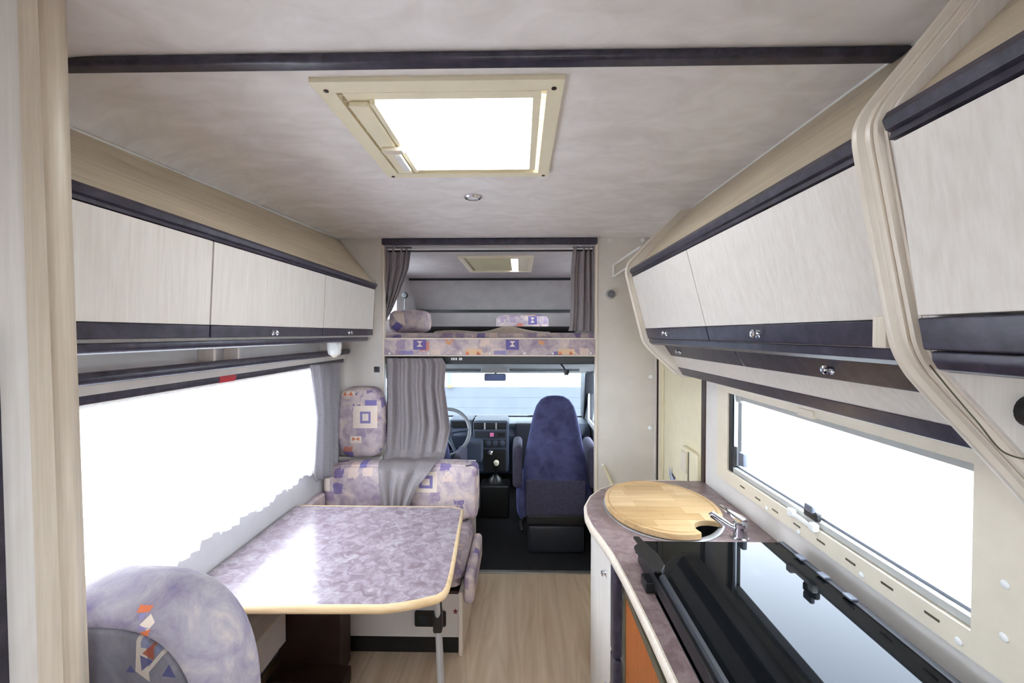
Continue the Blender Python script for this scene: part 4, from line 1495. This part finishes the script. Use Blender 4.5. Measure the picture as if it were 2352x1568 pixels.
# ------------------------------------------------------------------ alcove bed
Yr_ = 2.69
PURP = (0.37, 0.34, 0.58)
mot = []
for x0 in (949, 1162):
    mot.append((PURP, rect_m(x0, 780, x0 + 30, 803, Yr_)))
    mot.append((CREAM, poly_m([(x0 + 8, 783), (x0 + 22, 783), (x0 + 15, 790)], Yr_)))
    mot.append((CREAM, poly_m([(x0 + 8, 796), (x0 + 22, 796), (x0 + 15, 789)], Yr_)))
    mot.append(((0.52, 0.50, 0.68), rect_m(x0 - 28, 805, x0, 814, Yr_)))
    mot.append(((0.85, 0.72, 0.58), rect_m(x0 + 120, 801, x0 + 158, 814, Yr_)))
    mot.append((ORG, poly_m([(x0 + 120, 814), (x0 + 124, 806), (x0 + 130, 814)], Yr_)))
    mot.append(((0.72, 0.36, 0.24), poly_m([(x0 + 145, 814), (x0 + 148, 806), (x0 + 155, 814)], Yr_)))
    mot.append(((0.80, 0.58, 0.40), poly_m([(x0 + 74, 781), (x0 + 90, 784), (x0 + 86, 792), (x0 + 76, 790)], Yr_)))
fabric('fabric_bed_rail', motifs=mot, seed=6.6)
fabric('fabric_mattress', seed=9.4)
fabric('fabric_pillow', motifs=[(PURP, poly_m([(900, 752), (918, 738), (930, 750), (914, 762)], 3.05)), (CREAM, poly_m([(905, 722), (930, 718), (936, 748), (918, 740)], 3.05))], seed=4.4)
fabric('fabric_far_cushion', motifs=[(PURP, rect_m(1213, 726, 1233, 745, 4.0)), (CREAM, poly_m([(1218, 729), (1228, 729), (1223, 735)], 4.0)), (CREAM, poly_m([(1218, 741), (1228, 741), (1223, 735)], 4.0)), (PURP, rect_m(1232, 719, 1255, 725, 4.0))], seed=7.7)
bd_ = thing('alcove_bed', 'raised bed frame with patterned front board across the cab opening', 'bed', (-.19, 2.9, 1.37))
rz1, rz0 = P(1120, 777, Y=Yr_).z, P(1120, 817, Y=Yr_).z
fb = B().box(OPX0 + .006, OPX1 - .006, Yr_, Yr_ + .03, rz0 + .004, rz1 - .004).obj('front_board', 'fabric_bed_rail', bd_, smooth=0)
B().box(OPX0 + .006, OPX1 - .006, Yr_ - .006, Yr_ + .034, rz1 - .005, rz1 + .003).bevel(.002).obj('top_lipping', 'ash_edge', fb)
B().box(OPX0 + .006, OPX1 - .006, Yr_ - .006, Yr_ + .034, rz0 - .003, rz0 + .005).bevel(.002).obj('bottom_lipping', 'ash_edge', fb)
stud = B().lathe([(.007, 0), (.006, -.003), (0, -.005)], (0, 0, 0), 'Y', 12).obj('stud', 'white_plastic', fb)
for i, px in enumerate((895, 984, 1058, 1126, 1205, 1270, 1357)):
    p = P(px, 811.5, Y=Yr_)
    o = stud if i == 0 else copy_at(stud, (0, 0, 0), fb)
    o.location = p
B().box(XL + .003, XR - .003, Yr_ + .045, 4.66, 1.376, 1.396).obj('bed_board', 'panel_grey', bd_, smooth=0)
o = B().box(XL + .006, XR - .006, 2.79, 4.62, 1.397, 1.502).bevel(.03, 4).obj('mattress', 'fabric_mattress', None)
tag(o, 'thin patterned mattress lying in the sleeping alcove', 'mattress')


def pillow(name, x0, x1, y0, y1, z0, z1, mat, label, cat='pillow', rz=0):
    b = B()
    n_ = 24
    rings = []
    cx_, cy_, cz_ = (x0 + x1) / 2, (y0 + y1) / 2, (z0 + z1) / 2
    for k in range(9):
        t_ = -1 + 2 * k / 8
        s_ = max(.05, 1 - abs(t_) ** 6 * .35) if abs(t_) < 1 else .55
        ring = []
        for j in range(n_):
            a = 2 * math.pi * j / n_
            ca, sa = math.cos(a), math.sin(a)
            ring.append((cx_ + (x1 - x0) / 2 * s_ * math.copysign(abs(ca) ** .45, ca), cy_ + (y1 - y0) / 2 * t_, cz_ + (z1 - z0) / 2 * s_ * math.copysign(abs(sa) ** .5, sa)))
        rings.append(ring)
    o = b.loft(rings).obj(name, mat, None, smooth=70)
    return tag(o, label, cat)


pillow('pillow', P(893, 740, Y=3.05).x, P(982, 740, Y=3.05).x, 3.0, 3.25, 1.504, P(940, 711, Y=3.05).z, 'fabric_pillow', 'plump patterned pillow on the mattress beside the swept-back curtain')
pillow('alcove_cushion', P(1138, 735, Y=4.0).x, P(1262, 735, Y=4.0).x, 3.98, 4.4, 1.504, P(1200, 721, Y=4.0).z, 'fabric_far_cushion', 'flat patterned cushion against the front wall of the sleeping alcove', 'cushion')
o = B().box(-.75, .42, 3.30, 3.86, 1.504, 1.552).bevel(.018, 3).obj('dark_blanket', 'black_cloth', None)
tag(o, 'black folded blanket lying across the alcove mattress', 'blanket')


def fold(u, v):
    x = P(1000, 760, Y=2.95).x + u * (P(1262, 760, Y=2.95).x - P(1000, 760, Y=2.95).x)
    peak = math.exp(-((u - .62) / .14) ** 2)
    arch = math.sin(math.pi * v) ** .7
    return (x, 2.88 + v * .24 + .01 * math.sin(u * 9), 1.5035 + arch * (.012 + .030 * peak + .006 * math.sin(u * 11)))


tag(B().grid(fold, 40, 10).obj('beige_sheet', 'beige_cloth', None, smooth=80), 'rumpled beige sheet at the front of the alcove mattress', 'sheet')

ah = thing('alcove_hatch', 'small roof hatch with closed blind in the sleeping alcove ceiling', 'skylight', (-.18, 3.5, AZ1))
b = B()
holed(b, AH[0] - .035, AH[1] + .035, AH[2] - .04, AH[3] + .04, [AH], lambda q, a, c, d, e: q.box(a, c, d, e, AZ1 - .012, AZ1))
b.obj('frame', 'hatch_cream', ah, smooth=0)
B().box(AH[0] + .02, -.075, AH[2] + .02, AH[3] - .02, AZ1 - .004, AZ1 + .002).obj('blind', 'blind_cream', ah, smooth=0)
b = B()
lx0, lx1 = P(1168, 608, Z=AZ1).x, P(1190, 608, Z=AZ1).x
ly0, ly1 = P(1180, 593, Z=AZ1).y, P(1180, 625, Z=AZ1).y
holed(b, -.075, AH[1], AH[2], AH[3], [(lx0, lx1, ly0, ly1)], lambda q, a, c, d, e: q.box(a, c, d, e, AZ1 - .006, AZ1 + .012))
b.obj('blind_carrier', 'hatch_cream', ah, smooth=0)
B().box(AH[0], -.075, AH[2], AH[3], AZ1 + .003, AZ1 + .008).obj('backing', 'blind_cream', ah, smooth=0)
B().box(AH[0] - .02, AH[1] + .02, AH[2] - .02, AH[3] + .02, AZ1 + .032, AZ1 + .038).obj('dome', 'opal_acrylic', ah, smooth=0)

al = P(930, 678, Y=4.0)
q = thing('alcove_lamp', 'small black spotlight on a thin stalk in the alcove', 'lamp', (al.x, 4.0, 1.502))
B().lathe([(.026, .02), (.030, 0), (.024, -.03), (0, -.032)], al, 'Y', 14).obj('head', 'black_plastic', q)
B().tube([(al.x, 4.0, al.z), (al.x - .01, 4.0, 1.60), (al.x, 4.0, 1.503)], .004, 6).obj('stalk', 'grey_plastic', q)

# ------------------------------------------------------------------ fittings on the partition
sw = P(866, 848, Y=YP)
q = thing('switch', 'small dark square switch on the partition above the headrest cushion', 'switch', (sw.x, YP, sw.z))
B().box(sw.x - .017, sw.x + .017, YP - .008, YP, sw.z - .018, sw.z + .018).bevel(.003).obj('plate', 'black_plastic', q)
B().box(sw.x - .009, sw.x + .009, YP - .012, YP - .008, sw.z - .011, sw.z + .011).bevel(.002).obj('rocker', 'dash_dark', q)
for lab, (px, py) in (('round white cap on the partition next to the alcove curtain', (1400, 552)), ('round white cap high on the partition near the cabinet end', (1476, 551)),
                      ('white cap on the partition edge just under the cabinet', (1494, 865)), ('white cap on the partition edge halfway up the door', (1493, 982))):
    p = P(px, py, Y=YP)
    o = B().lathe([(.014, 0), (.014, -.006), (.009, -.010), (0, -.011)], p, 'Y', 16).obj('cover_cap', 'white_plastic', None)
    tag(o, lab, 'cap')
dp = P(1402, 676, Y=YP)
q = thing('door_buffer', 'round grey rubber buffer on the right partition panel', 'buffer', dp)
B().lathe([(.030, 0), (.030, -.006), (.022, -.010), (.0, -.011)], dp, 'Y', 20).obj('plate', 'light_grey', q)
B().lathe([(.020, -.010), (.022, -.030), (.018, -.042), (0, -.044)], dp, 'Y', 20).obj('rubber', 'grey_plastic', q)
q = thing('towel_rail', 'white double-bar rail fixed between partition and cabinet end', 'rail', P(1410, 640, Y=YP))
for ya, yb in ((609, 575), (635, 603)):
    a_, b_ = P(1409, ya, Y=YP - .012), P(1458, yb, Y=2.26)
    B().tube([a_ + Vector((0, .012, 0)), a_, b_ + Vector((.03, 0, .02))], .006, 8).obj('bar', 'white_plastic', q)
B().tube([P(1409, 609, Y=YP - .012), P(1409, 635, Y=YP - .012)], .006, 8).obj('end_bar', 'white_plastic', q)
q = thing('folding_handle', 'slim cream lever folded against the partition above the worktop end', 'handle', P(1384, 1072, Y=YP))
B().tube([P(1385, 1068, Y=YP - .01), P(1397, 1092, Y=YP - .012), P(1408, 1118, Y=YP - .014)], [.008, .010, .010], 10).obj('lever', 'door_cream', q)
B().lathe([(.013, 0), (.011, -.010), (0, -.012)], P(1385, 1068, Y=YP), 'Y', 14).obj('pivot', 'white_plastic', q)

# ------------------------------------------------------------------ driving cab
def seat_back(parent, cx_, secs, mat, nm='backrest'):
    rings = []
    for z, hw_, y0, y1, dx in secs:
        cy_, hy = (y0 + y1) / 2, (y1 - y0) / 2
        ring = []
        for j in range(28):
            a = 2 * math.pi * j / 28
            ca, sa = math.cos(a), math.sin(a)
            ring.append((cx_ + dx + hw_ * math.copysign(abs(ca) ** .62, ca), cy_ + hy * math.copysign(abs(sa) ** .7, sa), z))
        rings.append(ring)
    return B().loft(rings).obj(nm, mat, parent, smooth=70)


def cab_seat(cx_, cy_, label, dz=0.0):
    s_ = thing('cab_armchair', label, 'car seat', (cx_, cy_ + .25, 0))
    y = cy_
    seat_back(s_, cx_, [(z + dz, w_, y + o0, y + o1, 0) for z, w_, o0, o1 in
                        ((.235, .195, .02, .15), (.25, .215, .005, .17), (.32, .222, 0, .18), (.42, .225, 0, .18), (.52, .224, .0, .18), (.62, .214, .01, .18), (.72, .196, .02, .17), (.82, .176, .03, .165),
                         (.92, .155, .04, .16), (.99, .132, .045, .155), (1.035, .100, .055, .145), (1.058, .06, .07, .13), (1.063, .02, .09, .11))], 'blue_velour')
    B().box(cx_ - .235, cx_ + .235, y + .12, y + .62, .26 + dz, .42 + dz).bevel(.05, 4).obj('seat_cushion', 'blue_velour', s_)
    B().box(cx_ - .20, cx_ + .20, y - .0, y + .52, .19 + dz, .258 + dz).bevel(.01).obj('seat_frame', 'black_plastic', s_)
    B().box(cx_ - .19, cx_ + .19, y - .01, y + .45, .0, .19 + dz).bevel(.02).obj('pedestal', 'dash_dark', s_)
    for e in (-1, 1):
        ax = cx_ + e * .262
        B().box(ax - .034, ax + .034, y + .02, y + .36, .43 + dz, .72 + dz).bevel(.03, 3).obj('armrest', 'seat_grey', s_)
        seat_back(s_, cx_ + e * .225, [(.21 + dz, .03, y + .05, y + .4, 0), (.24 + dz, .045, y + .03, y + .5, 0), (.34 + dz, .05, y + .03, y + .5, 0), (.42 + dz, .035, y + .05, y + .45, 0)], 'blue_velour', 'side_cover')
    B().box(cx_ - .205, cx_ + .205, y - .004, y + .03, .255 + dz, .50 + dz).bevel(.012, 3).obj('back_pocket', 'seat_grey', s_)
    B().tube([(cx_ - .20, y + .06, .23 + dz), (cx_ - .24, y + .02, .20 + dz), (cx_ - .23, y - .02, .16 + dz)], .012, 8).obj('recline_lever', 'black_plastic', s_)
    return s_


pcx = P(1277, 1100, Y=2.95).x
cab_seat(pcx, 2.95, 'blue velour passenger seat seen from behind in the cab')
cab_seat(-.715, 3.06, 'blue velour driver seat half hidden by the cab curtain', -.10)

dsb = thing('dashboard', 'dark grey dashboard with vents, radio and heater controls', 'dashboard', (-.19, 4.0, .35))
B().prism([(3.80, .60), (3.84, .665), (3.90, .690), (4.22, .672), (4.41, .650), (4.41, .20), (4.0, .20), (3.92, .34), (3.86, .50)], 'X', CABX0 + .003, CABX1 - .003).bevel(.012).obj('body', 'dash_mid', dsb)
Yc = 3.70


def cbox(px0, py0, px1, py1, y0, y1, bev=.006):
    a, b_ = P(px0, py0, Y=y0), P(px1, py1, Y=y0)
    return B().box(min(a.x, b_.x), max(a.x, b_.x), y0, y1, min(a.z, b_.z), max(a.z, b_.z)).bevel(bev)


con = cbox(1086, 966, 1168, 1086, Yc, 3.95, .02).obj('centre_console', 'dash_mid', dsb)
for x0, x1 in ((1088, 1110), (1114, 1137), (1142, 1163)):
    v_ = cbox(x0, 971, x1, 986, Yc - .006, Yc + .01, .003).obj('air_vent', 'black_plastic', con)
    for k in range(3):
        cbox(x0 + 2, 973.5 + k * 4, x1 - 2, 974.3 + k * 4, Yc - .010, Yc - .005, .0005).obj('vent_slat', 'dash_dark', v_)
cbox(1112, 971, 1115, 986, Yc - .010, Yc - .004, .001).obj('vent_wheel', 'light_grey', con)
cbox(1138, 971, 1141, 986, Yc - .010, Yc - .004, .001).obj('vent_wheel', 'light_grey', con)
rd = cbox(1090, 990, 1163, 1006, Yc - .006, Yc + .01, .002).obj('switch_panel', 'dash_dark', con)
cbox(1125, 994, 1134, 1003, Yc - .014, Yc - .004, .004).obj('hazard_button', 'pink', rd)
cbox(1143, 993, 1160, 1003, Yc - .010, Yc - .004, .002).obj('display', 'black_plastic', rd)
hp_ = cbox(1098, 1009, 1163, 1028, Yc - .004, Yc + .01, .003).obj('heater_panel', 'dash_dark', con)
for px in (1122, 1138, 1154):
    p = P(px, 1017, Y=Yc - .004)
    B().lathe([(.022, 0), (.020, -.014), (0, -.016)], p, 'Y', 16).obj('heater_knob', 'dash_mid', hp_)
tr = cbox(1110, 1031, 1162, 1082, Yc - .004, Yc + .02, .004).obj('storage_tray', 'black_plastic', con)
cbox(1108, 1029, 1164, 1032, Yc - .012, Yc - .002, .001).obj('tray_edge', 'dash_mid', tr)
p = P(1126, 1040, Y=Yc - .02)
B().lathe([(.010, .016), (.022, .010), (.024, 0), (.016, -.010), (0, -.012)], p, 'Y', 14).obj('ashtray_knob', 'chrome', con)
gl_ = cbox(1184, 972, 1262, 1060, 3.79, 3.90, .012).obj('glove_box', 'dash_dark', dsb)
bn_ = cbox(1032, 964, 1086, 985, 3.74, 3.95, .012).obj('instrument_binnacle', 'dash_mid', dsb)
cbox(1036, 967, 1074, 982, 3.732, 3.742, .002).obj('instrument_glass', 'black_plastic', bn_)
cbox(1070, 1012, 1108, 1065, 3.60, 3.86, .03).obj('column_shroud', 'dash_mid', dsb)

gv = thing('gear_lever', 'gear lever with pale knob below the dashboard', 'gear lever', (P(1138, 1085, Y=3.55).x, 3.6, 0))
g0 = P(1140, 1063, Y=3.55)
B().lathe([(.014, -.02), (.022, -.005), (.022, .012), (.012, .022), (0, .024)], g0, 'Z', 14).obj('knob', 'hatch_cream', gv)
B().tube([g0 - Vector((0, 0, .015)), g0 + Vector((-.004, .02, -.06)), (g0.x - .01, 3.6, g0.z - .13)], .010, 8).obj('stick', 'black_plastic', gv)
B().lathe([(.06, 0), (.05, .03), (.02, .06), (0, .06)], (g0.x - .01, 3.6, g0.z - .17), 'Z', 16).obj('boot', 'black_plastic', gv)
B().box(g0.x - .13, g0.x + .11, 3.50, 3.69, -.003, g0.z - .17).bevel(.02).obj('tunnel', 'black_plastic', gv)

sw_ = thing('steering_wheel', 'grey steering wheel beside the cab curtain', 'steering wheel', (P(1036, 990, Y=3.42).x, 3.5, .74))
sc0 = Vector((P(1022, 992, Y=3.42).x, 3.42, P(1022, 992, Y=3.42).z))
tilt = Matrix.Rotation(math.radians(58), 3, 'X')


def wp(a, r_, h_=0.0):
    return sc0 + tilt @ Vector((r_ * math.cos(a), r_ * math.sin(a), h_))


B().tube([wp(2 * math.pi * k / 40, .195) for k in range(40)], .014, 10, closed=True).obj('rim', 'grey_plastic', sw_)
B().lathe([(.0, -.03), (.05, -.03), (.065, -.015), (.065, .0), (.04, .012), (0, .014)], (0, 0, 0), 'Z', 20)
hub = B()
hub.lathe([(.05, -.035), (.068, -.018), (.068, .0), (.045, .012), (0, .014)], (0, 0, 0), 'Z', 20)
for v in hub.bm.verts:
    v.co = sc0 + tilt @ v.co
hub.obj('hub', 'dash_mid', sw_)
for a in (.12, math.pi - .12, -math.pi / 2 + .55, -math.pi / 2 - .55):
    B().tube([wp(a, .05, -.008), wp(a, .12, -.004), wp(a, .192, 0)], [.020, .014, .012], 8).obj('spoke', 'dash_mid', sw_)
B().tube([sc0 + tilt @ Vector((0, 0, -.03)), sc0 + tilt @ Vector((0, 0, -.36))], .03, 12).obj('column', 'dash_dark', sw_)

# windscreen fittings
mp_ = P(1137, 866, Y=3.50)
mr = thing('rear_view_mirror', 'rear-view mirror hanging at the top of the windscreen', 'mirror', (mp_.x, 3.55, 1.18))
ma, mb = P(1112, 858, Y=3.5), P(1162, 875, Y=3.5)
B().prism(rrect(ma.x, mb.x, mb.z, ma.z, .012), 'Y', 3.502, 3.525).bevel(.004).obj('housing', 'grey_plastic', mr)
B().prism(rrect(ma.x + .005, mb.x - .005, mb.z + .005, ma.z - .005, .010), 'Y', 3.499, 3.502).obj('glass', 'mirror_blue', mr)
B().tube([(mp_.x, 3.52, mp_.z + .01), (mp_.x, 3.62, mp_.z + .03), (mp_.x, 3.66, 1.19)], .010, 8).obj('stem', 'light_grey', mr)
cl = thing('cab_lamp', 'pale cab ceiling console with lamp above the mirror', 'lamp', (P(1136, 845, Y=3.4).x, 3.42, 1.22))
a_, b_ = P(1108, 836, Y=3.4), P(1165, 856, Y=3.4)
B().prism([(a_.x + .01, a_.z + .005), (b_.x - .01, a_.z + .005), (b_.x, b_.z + .015), (b_.x + .01, b_.z + .004), (a_.x - .01, b_.z + .004), (a_.x, b_.z + .015)], 'Y', 3.40, 3.49).bevel(.006).obj('housing', 'light_grey', cl)
a_, b_ = P(1121, 837, Y=3.395), P(1151, 844, Y=3.395)
B().box(a_.x, b_.x, 3.392, 3.402, b_.z, a_.z).bevel(.003).obj('lens', 'hatch_cream', cl)
for lab, x0, x1 in (('grey sun visor folded above the steering wheel', 960, 1104), ('grey sun visor folded above the passenger side', 1170, 1332)):
    a_, b_ = P(x0, 838, Y=3.42), P(x1, 853, Y=3.42)
    v_ = thing('sun_visor', lab, 'sun visor', ((a_.x + b_.x) / 2, 3.43, a_.z))
    B().box(a_.x, b_.x, 3.42, 3.445, b_.z, a_.z + .01).bevel(.009, 3).obj('flap', 'grey_plastic', v_)
    B().tube([(a_.x + .01, 3.45, a_.z + .006), (b_.x - .01, 3.45, a_.z + .006)], .005, 6).obj('hinge_rod', 'dash_dark', v_)
hr = thing('cab_rail', 'dark curtain rail under the alcove bed with white gliders', 'rail', (-.19, 2.74, 1.33))
B().box(OPX0 + .004, OPX1 - .004, 2.722, 2.748, P(1100, 836, Y=2.722).z, rz0 - .004).bevel(.004).obj('rail', 'black_plastic', hr)
for px in (1038, 1043, 1048, 1056, 1060):
    p = P(px, 824, Y=2.718)
    B().box(p.x - .005, p.x + .005, 2.712, 2.722, p.z - .008, p.z + .008).bevel(.003).obj('glider', 'white_plastic', hr)
gk = thing('gooseneck_lamp', 'small black gooseneck lamp hanging below the alcove bed', 'lamp', P(1268, 826, Y=2.80))
B().tube(smoothpath([P(1268, 826, Y=2.80), P(1280, 829, Y=2.80), P(1292, 840, Y=2.80), P(1298, 850, Y=2.80)], 4), .005, 8).obj('neck', 'black_plastic', gk)
p = P(1301, 854, Y=2.80)
B().lathe([(.016, .014), (.018, 0), (.014, -.016), (0, -.018)], p, 'Z', 14).obj('head', 'black_plastic', gk)
B().lathe([(.012, -.012), (.013, -.022), (0, -.024)], p, 'Z', 12).obj('lens', 'white_plastic', gk)
B().box(P(1262, 824, Y=2.80).x, P(1274, 824, Y=2.80).x, 2.785, 2.815, P(1268, 828, Y=2.80).z, 1.3445).bevel(.003).obj('base', 'black_plastic', gk)
# wipers outside the windscreen
for lab, pts in (('wiper arm lying at the foot of the windscreen behind the steering wheel', ((1068, 961), (1090, 957), (1112, 958), (1130, 963), (1140, 968))),
                 ('wiper arm lying at the foot of the windscreen behind the passenger seat', ((1240, 954), (1215, 955), (1195, 960), (1175, 966), (1160, 970)))):
    tag(B().tube([P(x, y, Y=4.42) for x, y in pts], .008, 6).obj('windscreen_wiper', 'dash_dark', None), lab, 'wiper')
